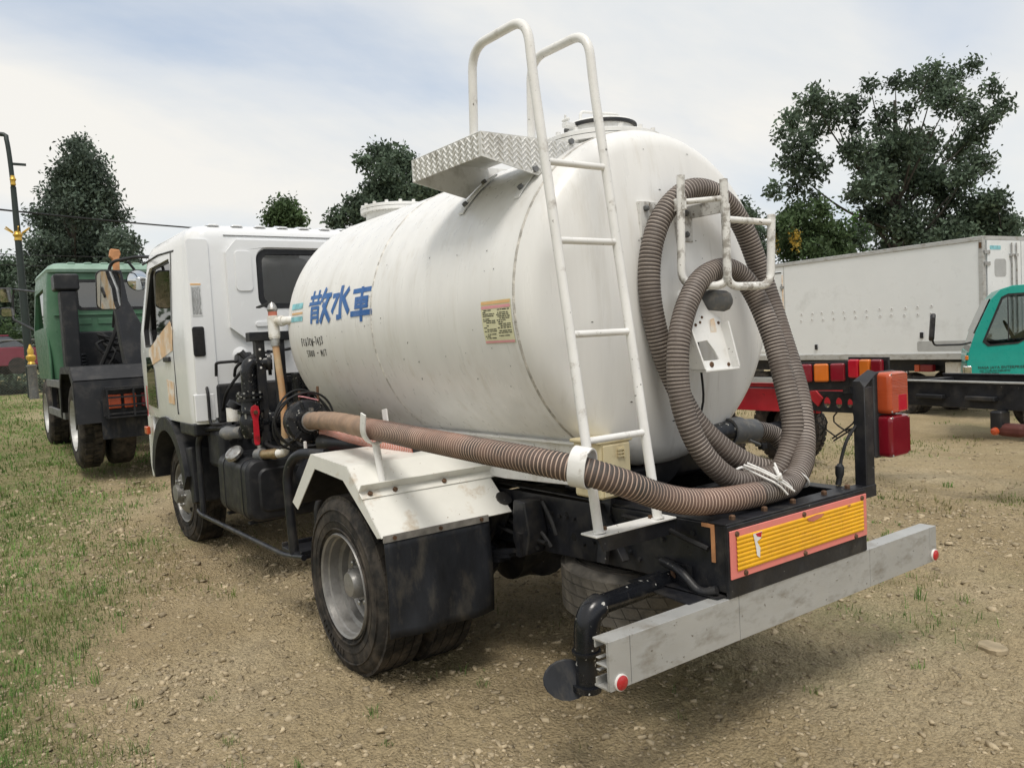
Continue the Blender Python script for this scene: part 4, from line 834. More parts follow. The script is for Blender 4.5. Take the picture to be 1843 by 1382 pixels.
b = MB().tube([(3.60, .93, .99), (3.66, .975, .985), (3.67, .985, .985), (3.70, 1.0, .985)], [.040, .040, .046, .046], 18); b.tube([(3.68, .99, .985), (3.73, 1.012, .985)], .036, 18); b.build('outlet_nipple', 'grey', PU, smooth=40); one('nipple_bore', 'dark_hole', PU, 'lathe', [(.026, 0), (.026, .001)], (3.7305, 1.0125, .985), (.9, .4, 0), 16)
one('white_solenoid', 'pvc', PU, 'tube', [(3.70, .95, 1.06), (3.70, .95, 1.15)], .042, 16, smooth=40); one('solenoid_cap', 'plastic', PU, 'tube', [(3.70, .95, 1.15), (3.69, .93, 1.185)], .044, 16, smooth=40)
one('small_valve', 'blackpipe', PU, 'tube', [(3.40, .60, 1.10), (3.40, .60, 1.36)], .04, 14, smooth=40)
b = MB()
for k in range(9): b.lathe([(.070, 0), (.082, .012), (.070, .024)], (3.42, .30+.03*k, 1.46), (0, 1, 0), 20)
b.build('ribbed_bellows', 'plastic', PU, smooth=50)
one('bellows_stub', 'black', PU, 'tube', [(3.42, .43, 1.50), (3.42, .43, 1.62)], .055, 14, smooth=40)
for pts in ([(3.5, .3, 1.2), (3.4, .5, 1.23), (3.3, .6, 1.14), (3.3, .64, 1.0)], [(3.6, .5, .95), (3.5, .8, .92), (3.2, .82, .90), (2.9, .8, 1.0)], [(3.9, .5, 1.0), (3.7, .82, .93), (3.3, .86, .86)], [(3.0, .65, 1.2), (3.2, .7, 1.0), (3.0, .75, .92), (2.7, .72, .95)]): one('wire_loom', 'cable', PU, 'tube', spline(pts, .04), .012, 8, smooth=40)
for z in (1.27, 1.33): one('rack_rod', 'grey', PU, 'tube', [(3.42, .62, z), (3.42, -.3, z)], .006, 6)
# sight gauge: white tee and a stained clear tube with a tap at each end
SG = empty('sight_gauge'); SG.parent = T
b = MB().tube([(3.222, .80, 1.735), (3.214, .80, 1.60)], .036, 18).tube([(3.218, .80, 1.70), (3.10, .73, 1.70), (3.06, .70, 1.70)], .026, 16).tube([(3.17, .772, 1.70), (3.15, .760, 1.70)], .033, 16).tube([(3.213, .80, 1.605), (3.211, .80, 1.59)], .032, 16); b.build('gauge_tee', 'pvc', SG, smooth=40)
one('gauge_thread', 'salmon', SG, 'tube', [(3.222, .80, 1.735), (3.222, .80, 1.762)], .028, 14, smooth=40)
one('gauge_tap', 'steel', SG, 'tube', [(3.222, .80, 1.76), (3.223, .80, 1.775), (3.224, .80, 1.80), (3.225, .80, 1.815), (3.225, .80, 1.822)], [.026, .034, .026, .016, .012], 14, smooth=40)
one('tap_lever', 'plastic', SG, 'bar', (3.215, .80, 1.822), (3.40, .83, 1.80), .028, .010)
one('gauge_clamp', 'steel', SG, 'tube', [(3.211, .80, 1.592), (3.209, .80, 1.545)], .028, 14, smooth=40)
one('clear_tube', 'stained', SG, 'tube', spline([(3.209, .80, 1.55), (3.19, .795, 1.40), (3.175, .79, 1.25), (3.155, .795, 1.10), (3.160, .80, .955)], .03), .0215, 16, smooth=60)
one('gauge_clamp', 'steel', SG, 'tube', [(3.160, .80, .965), (3.161, .80, .92)], .028, 14, smooth=40)
b = MB().tube(corner([(3.161, .80, .93), (3.165, .80, .875), (3.22, .83, .865)], .03), .028, 14); b.build('gauge_elbow', 'pvc', SG, smooth=40)
one('gauge_cock', 'brass', SG, 'tube', [(3.22, .83, .865), (3.25, .84, .862), (3.30, .855, .858), (3.36, .875, .853)], [.030, .036, .030, .030], 14, smooth=40); one('cock_end', 'grey', SG, 'tube', [(3.36, .875, .853), (3.42, .895, .848)], .040, 14, smooth=40); one('cock_pin', 'steel', SG, 'tube', [(3.40, .885, .88), (3.40, .885, .91)], .012, 10)

# ------------------------------------------------------------------ cab
CB_ = empty('cab'); CB_.parent = T
zs = [(1.02, 1.075, 4.14, 5.93), (1.10, 1.088, 4.135, 5.98), (1.55, 1.092, 4.13, 6.0), (1.72, 1.088, 4.13, 5.97), (2.28, 1.058, 4.13, 5.66), (2.35, 1.050, 4.132, 5.60), (2.395, 1.032, 4.145, 5.55), (2.425, 1.00, 4.172, 5.49), (2.443, .955, 4.212, 5.42), (2.450, .90, 4.262, 5.34)]
def cabloop(z, hw, x0, x1, ins=0.0):
    o = []
    for cx_, cy_, a0, r in ((x1-ins, hw-ins, 0, .30-ins*.5), (x0+ins, hw-ins, 90, .13-ins*.6), (x0+ins, -hw+ins, 180, .13-ins*.6), (x1-ins, -hw+ins, 270, .30-ins*.5)):
        qx = cx_-r if a0 in (0, 270) else cx_+r; qy = cy_-r if a0 in (0, 90) else cy_+r
        for k in range(9): a = R(a0+90*k/8); o.append((qx+r*math.cos(a), qy+r*math.sin(a), z))
    return o
b = MB().loft([cabloop(*q) for q in zs]); b.loft([cabloop(z, hw, x0, x1, .045) for z, hw, x0, x1 in [(1.08,)+zs[1][1:]]+zs[2:5]+[(2.38, 1.045, 4.14, 5.56)]][::-1], mi=1)
body = b.build('cab_body', ['cab', 'interior'], CB_)
cu = []
cu.append(MB().prism(rrect(-.56, .56, 1.845, 2.255, .075, 5), 3.9, 4.32, 'yz').build('cutter', 'cab'))
side_win = [(4.62, 1.74), (4.62, 2.20), (4.66, 2.25), (5.30, 2.24), (5.37, 2.20), (5.58, 1.74), (5.56, 1.60), (5.2, 1.60), (5.08, 1.69), (4.66, 1.70)]
cu.append(MB().prism(side_win, -1.3, 1.3).build('cutter', 'cab'))
cu.append(MB().prism(rrect(-.93, .93, 1.66, 2.28, .08, 5), 5.4, 6.2, 'yz').build('cutter', 'cab'))
arch = [(5.06+.53*math.cos(R(a)), .44+.53*math.sin(R(a))) for a in range(0, 181, 12)]+[(4.53, .2), (5.59, .2)]
cut(body, cu)
b = MB().loft([[(x, -1.02, z), (x, 1.02, z), (x+.01, 1.02, z), (x+.01, -1.02, z)] for x, z in ((5.0, 1.1),)], cap=False) if False else MB()
for y in (.52, -.52):
    b.bb((4.75, y-.24, 1.35), (5.2, y+.24, 1.55)); b.bar((4.80, y, 1.55), (4.66, y, 2.02), .44, .12, up=(0, 1, 0)); b.bar((4.66, y, 2.0), (4.62, y, 2.2), .24, .09, up=(0, 1, 0))
b.bb((5.45, -1.0, 1.3), (5.8, 1.0, 1.62)); b.build('cab_interior', 'interior', CB_, bevel=.04)
one('rear_window', 'glass_dark', CB_, 'prism', rrect(-.558, .558, 1.847, 2.253, .073, 5), 4.142, 4.147, 'yz')
b = MB().prism(rrect(-.575, .575, 1.83, 2.27, .085, 6), 4.120, 4.150, 'yz', [rrect(-.535, .535, 1.87, 2.23, .06, 6)]); b.build('window_seal', 'plastic', CB_, bevel=.004)
for s_ in (1, -1):
    one('side_window', 'glass_dark', CB_, 'prism', [(q[0], q[1]) for q in side_win], s_*1.030, s_*1.034)
    wo = [(q[0]+(5.1-q[0])*-.012, q[1]+(1.95-q[1])*-.025) for q in side_win]; wi = [(q[0]+(5.1-q[0])*.03, q[1]+(1.95-q[1])*.06) for q in side_win]
    b = MB().prism(wo, 1.086*s_, 1.050*s_, 'xz', [wi]); b.v = [(v[0], v[1]-s_*(.05*max(0, (v[2]-1.72)/.56)), v[2]) for v in b.v]; b.build('door_seal', 'plastic', CB_)
    one('lower_window', 'glass_dark', CB_, 'prism', [(5.24, 1.10), (5.26, 1.42), (5.36, 1.52), (5.52, 1.52), (5.55, 1.12)], s_*1.0935, s_*1.096)
    b = MB()
    for (x, z0, z1) in ((4.58, 1.08, 2.30),): b.bb((x, s_*1.04, z0), (x+.008, s_*1.094, 1.72)); b.bar((x+.004, s_*1.0925, 1.72), (x+.004, s_*1.0605, 2.30), .004, .008)
    b.build('door_gap', 'plastic', CB_); one('door_handle', 'plastic', CB_, 'bb', (4.68, s_*1.09, 1.475), (4.86, s_*1.112, 1.515), bevel=.008)
    gt = [(4.50, 2.29), (5.0, 2.315), (5.56, 2.30)]; one('rain_gutter', 'plastic', CB_, 'tube', [(x, s_*1.055, z) for x, z in gt], .008, 8)
    af = [(5.06+.56*math.cos(R(a)), .48+.56*math.sin(R(a))) for a in range(10, 171, 10)]; ai = [(5.06+.47*math.cos(R(a)), .46+.47*math.sin(R(a))) for a in range(5, 176, 10)]
    one('wheel_arch', 'plastic', CB_, 'prism', af+[(4.47, .62), (4.28, .72), (4.28, 1.04), (4.4, 1.075)][0:1]+ai[::-1]+[], s_*.70, s_*1.095, bevel=.006)
    one('arch_skirt', 'plastic', CB_, 'bb', (4.20, s_*.72, .93), (4.62, s_*1.08, 1.03), bevel=.02)
    one('sill', 'cab', CB_, 'prism', [(5.56, .60), (5.80, .46), (5.85, .60), (5.83, 1.03), (5.62, 1.03)], s_*.85, s_*1.06, bevel=.02)
    one('turn_signal', 'orange_lens', CB_, 'bb', (5.62, s_*1.082, .86), (5.72, s_*1.115, .93), bevel=.01)
    one('mirror_arm', 'plastic', CB_, 'tube', corner([(5.5, 1.0*s_, 2.36), (5.72, 1.06*s_, 2.385), (5.9, 1.24*s_, 2.36), (5.92, 1.27*s_, 2.22)], .06), .014, 10, smooth=40)
b = MB().loft([[(6.0, y, .46), (6.06, y, .50), (6.06, y, .80), (6.0, y, .84)] for y in (-.90, .90)]); b.build('front_bumper', 'cab', CB_, bevel=.02); one('front_panel', 'cab', CB_, 'bb', (5.8, -.85, .82), (5.965, .85, 1.04), bevel=.02)
pm = [(.97, 1.03), (.97, 1.03)]
b = MB()
for k in range(11): y = -.85+.17*k; b.loft([[(x, y-.045, z), (x, y-.03, z+.012), (x, y+.03, z+.012), (x, y+.045, z)] for x, z in ((4.165, 2.432), (4.24, 2.446), (5.40, 2.446))])
b.build('roof_ribs', 'cab', CB_, bevel=.004)
one('roof_seam', 'plastic', CB_, 'bb', (4.127, -.92, 2.362), (4.134, .80, 2.3655))
# pressed shapes of the rear wall
b = MB().prism([(-.80, 1.62), (.70, 1.62), (.80, 1.70), (.80, 2.24), (.72, 2.33), (-.80, 2.33)], 4.10, 4.131, 'yz', [rrect(-.585, .585, 1.82, 2.28, .09, 6)]); b.build('wall_pressing', 'cab', CB_, bevel=.028, seg=4)
one('wall_pressing', 'cab', CB_, 'prism', rrect(.62, .74, 1.96, 2.25, .03, 4), 4.092, 4.101, 'yz', bevel=.008, seg=3); one('wall_pressing', 'cab', CB_, 'prism', rrect(.40, .62, 1.70, 1.735, .015, 3), 4.09, 4.101, 'yz', bevel=.006, seg=3)
one('corner_strip', 'cab', CB_, 'prism', rrect(.915, 1.065, 1.06, 2.33, .02, 4), 4.118, 4.131, 'yz', bevel=.006, seg=3)
bo = one('wall_boss', 'cab', CB_, 'lathe', [(.062, .001), (.05, -.004), (.035, -.009), (.02, -.010), (.001, -.010)], (4.13, .735, 1.50), (1, 0, 0), 24, smooth=50); b = MB().lathe([(.032, 0), (.032, .012), (.018, .013), (.018, .004)], (4.115, .735, 1.50), (-1, 0, 0), 6); b.build('wall_nut', 'cab', CB_, bevel=.002)
one('wall_pipe', 'cab', CB_, 'tube', [(4.10, .44, 1.72), (4.10, .44, 1.60)], .06, 16, smooth=40)
GRL = one('vent_grille', 'plastic', CB_, 'prism', rrect(.985, 1.065, 1.505, 1.715, .015, 4), 4.110, 4.125, 'yz', bevel=.004)
b = MB()
for k in range(17): z = 1.520+k*.0108; b.bb((4.1035, .994, z), (4.1095, 1.056, z+.005))
b.build('grille_slats', 'plastic', CB_)
one('data_sticker', 'sticker_white', CB_, 'bb', (4.1145, .985, 1.79), (4.1172, 1.055, 2.005)); one('sticker_header', 'sticker_orange', CB_, 'bb', (4.1135, .985, 2.006), (4.1172, 1.055, 2.018))
b = MB(); rr = random.Random(8); z = 1.99
while z > 1.80:
    y = 1.05
    while y > .995: l = min(rr.uniform(.004, .02), y-.990); b.bb((4.1130, y-l, z), (4.1143, y, z+.0028)); y -= l+rr.uniform(.002, .008)
    z -= .0065
b.build('printed_text', 'grey', CB_)
for pts in ([(4.56, 1.72), (4.62, 1.78), (5.10, 1.66), (5.40, 1.58), (5.42, 1.44), (4.98, 1.50), (4.60, 1.56)], [(4.66, 1.15), (4.64, 1.32), (4.86, 1.34), (4.84, 1.16)]):
    one('filler_patch', 'primer', CB_, 'prism', pts, 1.0925, 1.0945)
one('panel_under', 'plastic', CB_, 'bb', (4.10, -.93, 1.02), (4.16, .93, 1.30), bevel=.02); one('lower_corner', 'cab', CB_, 'prism', [(.945, 1.04), (1.085, 1.04), (1.085, 1.24), (.945, 1.24)], 4.115, 4.16, 'yz', bevel=.01)
one('red_stripe', 'red', CB_, 'prism', [(5.60, 1.02), (5.585, 1.28), (5.60, 1.28), (5.62, 1.02)], 1.0935, 1.096)
for pts in ([(4.15, .99, 1.30), (4.08, 1.0, 1.25), (4.08, 1.0, 1.06), (4.06, 1.0, 1.02), (4.0, .90, 1.02), (3.98, .88, 1.08), (4.08, .84, 1.16)], [(4.1, .80, 1.35), (4.0, .82, 1.42), (3.95, .70, 1.50), (3.9, .5, 1.52), (3.7, .3, 1.55)], [(4.12, .90, 1.10), (4.0, .90, 1.24), (3.95, .82, 1.36), (3.9, .74, 1.45)], [(4.06, .94, 1.36), (4.04, .94, 1.45), (4.03, .92, 1.455), (4.0, .66, 1.46)]): one('cab_cable', 'cable', T, 'tube', corner(pts, .05, 5), .011, 8, smooth=40)
one('cab_latch', 'black', T, 'prism', [(3.96, 1.44), (4.10, 1.44), (4.08, 1.50), (3.99, 1.52)], .70, .80, bevel=.01); one('cab_latch', 'black', T, 'tube', [(4.0, .78, 1.52), (3.97, .68, 1.38)], .03, 10)
# side mirrors on a bracket ahead of the door
for s_ in (1, -1):
    c = Vector((5.93, 1.27*s_, 2.12)); mtilt = Matrix.Rotation(R(-16), 4, 'Y')
    mr = MB(); lp = []
    for f, x in ((.55, .075), (.85, .055), (.98, .02), (1.0, .0), (.97, -.006)): lp.append([(c.x+x, c.y+(q[0])*f, c.z+q[1]*f) for q in rrect(-.10, .10, -.175, .175, .055, 6)])
    mr = mr.loft(lp).build('side_mirror', 'plastic', T, smooth=50); one('mirror_glass', 'chrome', mr, 'prism', [(c.y+q[0], c.z+q[1]) for q in rrect(-.092, .092, -.165, .165, .05, 6)], c.x-.0075, c.x-.0105, 'yz')
    for q_ in (mr, mr.children[0]): q_.data.transform(Matrix.Translation(c) @ mtilt @ Matrix.Translation(-c))
    c2 = Vector((5.90, 1.035*s_, 2.20)); rm = one('round_mirror', 'plastic', T, 'lathe', [(.03, .05), (.07, .03), (.092, .0), (.088, -.006)], c2, (1, 0, 0), 28, smooth=50)
    one('mirror_glass', 'chrome', rm, 'lathe', [(.086, -.006), (.07, -.014), (.04, -.022), (.001, -.026)], c2, (1, 0, 0), 28, smooth=80); one('mirror_stem', 'plastic', rm, 'tube', [(5.93, 1.10*s_, 2.37), (5.94, 1.05*s_, 2.30), (5.93, 1.035*s_, 2.22)], .012, 8)

# ------------------------------------------------------------------ suction hose (lifts off its hooks)
def hose(name, pts, r=.0475, pitch=.0150, parent=None, mats=('hose_rib', 'hose_groove'), seg=18):
    sp = spline(pts, pitch/4); rad = []; n = len(sp)
    for i in range(n): rad.append(r*(1.0, 1.0, .965, .965)[i % 4])
    b = MB().tube(sp, rad, seg, mfn=lambda i: 1 if i % 4 == 2 else 0); return b.build(name, list(mats), parent, smooth=80)
HZ = tag(empty('suction_hose', (.1, .3, .86)), 'long ribbed brown hose running along the tanker flank and coiled on its rear rack', 'hose')
def loc(pts): return [Vector(p)-HZ.location for p in pts]
A = [(1.52, 1.0, 1.143), (1.325, 1.0, 1.140), (1.04, 1.0, 1.130), (.65, .985, 1.115), (.372, .945, 1.097), (.215, .87, 1.068), (.145, .76, 1.020), (.128, .62, .958), (.112, .48, .916), (.092, .33, .898), (.08, .15, .893), (.085, .0, .893), (.105, -.10, .90), (.15, -.245, .985), (.24, -.363, 1.19), (.37, -.428, 1.471), (.45, -.422, 1.719), (.48, -.333, 1.951), (.485, -.182, 2.07), (.49, -.014, 2.082), (.51, .118, 1.985), (.52, .19, 1.837), (.52, .208, 1.659), (.51, .173, 1.456), (.49, .117, 1.293), (.44, .066, 1.142), (.38, -.027, 1.021), (.32, -.123, .943), (.26, -.21, .905)]
B = [(.28, -.05, .90), (.22, -.16, .912), (.205, -.239, 1.02), (.21, -.262, 1.12), (.24, -.268, 1.25), (.31, -.281, 1.475), (.385, -.25, 1.675), (.41, -.143, 1.752), (.40, .027, 1.715), (.385, .145, 1.604), (.37, .219, 1.454), (.36, .237, 1.283), (.33, .220, 1.132), (.30, .169, 1.015), (.27, .08, .925), (.25, -.01, .895), (.28, -.05, .90)]
Cc = [(.60, -.50, 1.022), (.60, -.56, 1.018), (.58, -.65, .985), (.52, -.665, .905), (.44, -.53, .872), (.38, -.34, .87), (.33, -.24, .88)]
i0 = 9
hose('hose_run', loc(A[:i0+2]), parent=HZ); hose('hose_coil', loc(A[i0+1:]), .0455, .0150, parent=HZ, mats=('coil_rib', 'coil_groove')); hose('hose_coil', loc(B), .0445, .0145, parent=HZ, mats=('coil_rib', 'coil_groove')); hose('hose_tail', loc(Cc), .043, parent=HZ, mats=('coil_rib', 'coil_groove'))
sp = spline(loc([(2.46, .90, 1.118), (2.25, .925, 1.135), (1.90, .965, 1.148), (1.51, 1.0, 1.143)]), .012); rr = random.Random(4)
one('hose_cover', 'hose_taped', HZ, 'tube', sp, [.047+.0014*math.sin(i*.9)+rr.uniform(-.0008, .0008) for i in range(len(sp))], 20, smooth=70)
one('hose_clip', 'steel', HZ, 'lathe', [(.054, 0), (.054, .014)], Vector((2.45, .901, 1.119))-HZ.location, (-.21, .03, .016), 20); one('clip_screw', 'steel', HZ, 'box', Vector((2.44, .90, 1.185))-HZ.location, (.03, .016, .016))
# white sleeve that holds the hose to the ladder
b = MB(); lp = []
for k in range(28):
    a = 2*PI*k/28; lp.append((.0, math.cos(a)*.051, math.sin(a)*.0535+(.020 if math.sin(a) > .2 else 0)))
p = Vector((.215, .872, 1.069)); dx = Vector((-.88, -.43, -.15)).normalized(); yv = Vector((0, 0, 1)).cross(dx).normalized(); zv = dx.cross(yv)
L1 = [[p+dx*s_+yv*q[1]*f+zv*q[2]*f for q in lp] for s_, f in ((-.030, 1.0), (.030, 1.0), (.030, 1.08), (-.030, 1.08), (-.030, 1.0))]
b.loft(L1, cap=False).build('hose_clamp', 'rail', LA, smooth=40)
one('clamp_tab', 'white', LA, 'bar', (.285, .79, 1.10), (.235, .85, 1.10), .05, .006)
# end flange with the coiled wire ring
HE = empty('hose_flange'); HE.parent = T
ax = Vector((-.97, .12, .05)).normalized(); c = Vector((2.50, .895, 1.115))
MB().lathe([(.115, -.10), (.122, -.09), (.122, -.02), (.110, -.005), (.070, .0), (.066, .03)], c, ax, 32).build('flange_body', 'blackpipe', HE, smooth=35)
b = MB()
for k in range(6):
    a = 2*PI*k/6+.3; u = Vector((0, 0, 1)); v = ax.cross(u).normalized(); u = v.cross(ax); b.bar(c+ax*.004+(u*math.cos(a)+v*math.sin(a))*.06, c+ax*-.004+(u*math.cos(a)+v*math.sin(a))*.118, .014, .012)
b.build('flange_ribs', 'blackpipe', HE)
for rad, off in ((.165, -.06), (.155, -.10), (.17, -.13)):
    u = Vector((0, 0, 1)); v = ax.cross(u).normalized(); u = v.cross(ax); pts = [c+ax*(off+.02*math.sin(2*a))+(u*math.cos(a)+v*math.sin(a))*rad*(1+.05*math.sin(3*a+off*40)) for a in np.linspace(0, 2*PI, 49)]
    one('wire_ring', 'cable', HE, 'tube', pts, .0065, 8, smooth=40)
for y, z0, z1 in ((.90, .99, 1.28), (.79, 1.16, 1.30)): one('rusty_stud', 'bolt', HE, 'tube', [(2.60, y, z0), (2.60, y, z1)], .008, 8)
one('pink_tape', 'sticker_pink', HE, 'box', c+Vector((.06, -.03, .125)), (.08, .09, .006), Matrix.Rotation(.3, 3, 'X')); one('white_tie', 'paper', HE, 'box', c+Vector((-.03, .04, -.13)), (.02, .015, .05), bevel=.004)
sp = spline([(2.42, .84, 1.06), (2.2, .82, 1.05), (1.9, .78, 1.03), (1.6, .70, 1.0)], .006)
HB = hose('braided_hose', [(2.42, .84, 1.055), (2.2, .83, 1.045), (1.9, .80, 1.035), (1.6, .72, 1.01)], .034, .012, T, ('salmon', 'paper'), 12)
# rope tying the coils
RP = tag(empty('rope_tie', (.07, .045, .94)), 'white rope knotted round the coiled hose', 'rope')
RO = Vector((.10, -.14, .98))
def lr(pts): return [(Vector(p)-RO)*.62 for p in pts]
kn = Vector((.05, -.075, 1.0))
ctr = Vector((.155, -.185, .985))
ringp = []
for a in np.linspace(0, 2*PI, 30): ringp.append(Vector((.045, -.06, .97))+Vector((.16*(1-math.cos(a))*.6, -.15*(1-math.cos(a))*.62+.05*math.sin(a), .08*math.sin(a)+.03*(1-math.cos(a)))))
u_ = Vector((.05, -.75, .66)).normalized(); e1 = Vector((1, 0, 0)); e1 = (e1-u_*e1.dot(u_)).normalized(); e2 = u_.cross(e1)
one('rope_loop', 'rope', RP, 'tube', [Vector((.115, -.14, .905))+(e1*math.cos(a)+e2*math.sin(a))*.050-RP.location for a in np.linspace(0, 2*PI, 30)], .0042, 8, smooth=60)
for pts in ([(.19, .05, 1.075), (.12, -.02, 1.035), (.045, -.07, .985), (.02, -.12, .945), (.0, -.17, .905)], [(.18, .03, 1.085), (.11, -.03, 1.04), (.04, -.085, .99), (.02, -.13, .955), (.01, -.16, .925)], [(.10, -.125, 1.07), (.06, -.10, 1.03), (.035, -.085, .985), (.04, -.07, .97)], [(.07, -.075, 1.06), (.05, -.08, 1.02), (.03, -.085, .985)], [(.20, .04, 1.06), (.13, -.015, 1.01), (.05, -.06, .965), (.03, -.10, .925), (.02, -.13, .89)]):
    one('rope_strand', 'rope', RP, 'tube', spline(lr(pts), .012), .0042, 8, smooth=60)
one('rope_knot', 'rope', RP, 'tube', spline(lr([kn+Vector((-.012, .012, .01)), kn+Vector((-.022, -.005, -.01)), kn+Vector((-.008, -.018, .012)), kn+Vector((-.024, .004, .014)), kn+Vector((-.01, .01, -.014))]), .006), .0068, 8, smooth=60)
R2 = tag(empty('rope_tie', (.30, .02, .90)), 'short loose white rope hanging inside the frame under the hose coil', 'rope')
for pts in ([(0, 0, .05), (.0, .004, 0), (.0, 0, -.06)], [(0, 0, .03), (-.02, -.03, .05), (-.02, -.05, .045)], [(0, 0, .03), (.0, -.035, .02), (-.01, -.04, .01)]): one('rope_strand', 'rope', R2, 'tube', spline(pts, .012), .0055, 8, smooth=60)

# ------------------------------------------------------------------ green hook-lift truck, ahead on the left
GT = tag(empty('green_truck', (8.88, .06, .27), R(-.5)), 'green cab truck with black hook arm and orange hook, parked at the left', 'truck')
for s_ in (1, -1):
    one('chassis_rail', 'black', GT, 'bb', (-1.2, .36*s_, .80), (4.2, .43*s_, 1.05))
GW = empty('wheel'); GW.parent = GT
def plain_wheel(W, Rw, wd, dual, rimm='rim'):
    sec = [(Rw*.58, -.02), (Rw*.66, .0), (Rw*.84, .0), (Rw*.95, -.015), (Rw, -.05)]; pr = sec+[(r, -wd-d) for r, d in sec[::-1]]
    t = MB().lathe(pr, (0, 0, 0), (0, 1, 0), 48, caps=False).build('tyre', 'rubber', W, smooth=40)
    b = MB(); n = 40
    for i in range(n):
        for k, (ya, yb) in enumerate(((-.045, -wd*.47), (-wd*.53, -wd+.045))):
            a = 2*PI*(i+.5*k)/n; w_ = 2*PI/n*.7; vs = [(r*math.sin(q), yy, r*math.cos(q)) for q, yy in ((a, ya), (a+w_, ya), (a+w_*1.2, yb), (a+w_*.2, yb)) for r in (Rw-.02, Rw+.012)]; b.add(vs, [(1, 3, 5, 7), (0, 1, 7, 6), (2, 3, 1, 0), (4, 5, 3, 2), (6, 7, 5, 4)])
    tag(b.build('tread_blocks', 'rubber', W), kind='stuff')
    one('rim', rimm, W, 'lathe', [(Rw*.60, .0), (Rw*.57, -.03), (Rw*.54, -.10), (Rw*.36, -.13), (Rw*.30, -.10), (.001, -.10)], (0, 0, 0), (0, 1, 0), 40, caps=False, smooth=35)
    if dual: MB().lathe([(r, y-wd-.06) for r, y in pr], (0, 0, 0), (0, 1, 0), 48, caps=False).build('inner_tyre', 'rubber', W, smooth=40)
plain_wheel(GW, .50, .27, True, 'alu'); GW.location = (0, 1.2, .50)
q = dup(GW, GT); q.location = (0, -1.2, .50); q.rotation_euler = (0, .5, PI); q = dup(GW, GT); q.location = (3.35, 1.17, .50); q = dup(GW, GT); q.location = (3.35, -1.17, .50); q.rotation_euler = (0, .9, PI)
one('rear_axle', 'black', GT, 'tube', [(0, -1, .5), (0, 1, .5)], .10, 14, smooth=40)
for s_ in (1, -1):
    b = MB(); pr = [(.72, .62), (.60, 1.02), (.42, 1.17), (-.42, 1.17), (-.62, 1.02), (-.68, .55)]
    for i in range(5):
        (xa, za), (xb, zb) = pr[i], pr[i+1]; d = Vector((xb-xa, zb-za)).normalized(); n_ = Vector((d.y, -d.x))*-.02
        b.add([(xa, .45*s_, za), (xb, .45*s_, zb), (xb, 1.24*s_, zb), (xa, 1.24*s_, za), (xa-n_.x, .45*s_, za-n_.y), (xb-n_.x, .45*s_, zb-n_.y), (xb-n_.x, 1.24*s_, zb-n_.y), (xa-n_.x, 1.24*s_, za-n_.y)], [(0, 1, 2, 3), (7, 6, 5, 4), (0, 4, 5, 1), (3, 2, 6, 7), (0, 3, 7, 4), (1, 5, 6, 2)])
    b.build('mudguard', 'plastic', GT); one('guard_edge', 'plastic', GT, 'prism', pr+[(x*.9, z-.06) for x, z in pr[::-1]], 1.235*s_, 1.25*s_)
    one('mudflap', 'flap', GT, 'bb', (-.70, .38*s_, .36), (-.685, 1.0*s_, .80), bevel=.003)
    cg = MB()
    for z in (.64, .73, .82, .91): cg.bb((-.86, .40*s_, z), (-.845, .95*s_, z+.018))
    for y in (.40, .67, .94): cg.bb((-.865, y*s_, .60), (-.84, (y+.018)*s_, .93))
    cg.bb((-.86, .38*s_, .60), (-.74, .96*s_, .615)); cg.bb((-.86, .38*s_, .93), (-.74, .96*s_, .945)); cg.build('lamp_cage', 'plastic', GT)
    for y0, m in ((.46, 'red_lens'), (.64, 'orange_lens'), (.80, 'orange_lens')): one('tail_lamp', m, GT, 'bb', (-.80, y0*s_, .70), (-.74, (y0+.13)*s_, .86), bevel=.012)
    one('lamp_bracket', 'plastic', GT, 'bb', (-.745, .36*s_, .62), (-.73, .98*s_, .92))
    for z in (.58, .97): one('side_bar', 'grey', GT, 'bb', (.75, 1.16*s_, z-.05), (2.6, 1.20*s_, z+.05), bevel=.006)
    for x in (.80, 1.6, 2.5): one('bar_post', 'black', GT, 'bb', (x, 1.10*s_, .53), (x+.05, 1.155*s_, 1.02))
one('battery_box', 'black', GT, 'bb', (1.0, .5, .5), (2.2, 1.08, .95), bevel=.03); one('tank_drum', 'black', GT, 'tube', [(1.0, -.8, .7), (2.2, -.8, .7)], .28, 20, smooth=40)
lp = [[(q_[0], q_[1], z) for q_ in rrect(2.0+i0_, 4.05-f0, -hw, hw, .12, 5)] for z, hw, i0_, f0 in ((1.02, 1.16, 0, 0), (1.7, 1.19, 0, 0), (2.35, 1.15, .0, .22), (2.50, 1.13, .01, .28))]
gb = MB().loft(lp); gb.loft([[(q_[0], q_[1], z) for q_ in rrect(2.06, 3.99-f0, -hw+.06, hw-.06, .1, 5)] for z, hw, f0 in ((1.1, 1.16, 0), (1.7, 1.19, 0), (2.35, 1.15, .22), (2.44, 1.13, .28))][::-1]); gb = gb.build('cab', 'green', GT)
gw = [rrect(-.80, .80, 1.98, 2.37, .06, 4)]
cu = [MB().prism(g, 1.8, 2.15, 'yz').build('cutter', 'green') for g in gw]+[MB().prism([(2.5, 1.75), (2.5, 2.30), (3.6, 2.28), (3.82, 1.75)], -1.4, 1.4).build('cutter', 'green'), MB().prism(rrect(-1.0, 1.0, 1.72, 2.36, .06, 4), 3.5, 4.3, 'yz').build('cutter', 'green')]
cut(gb, cu)
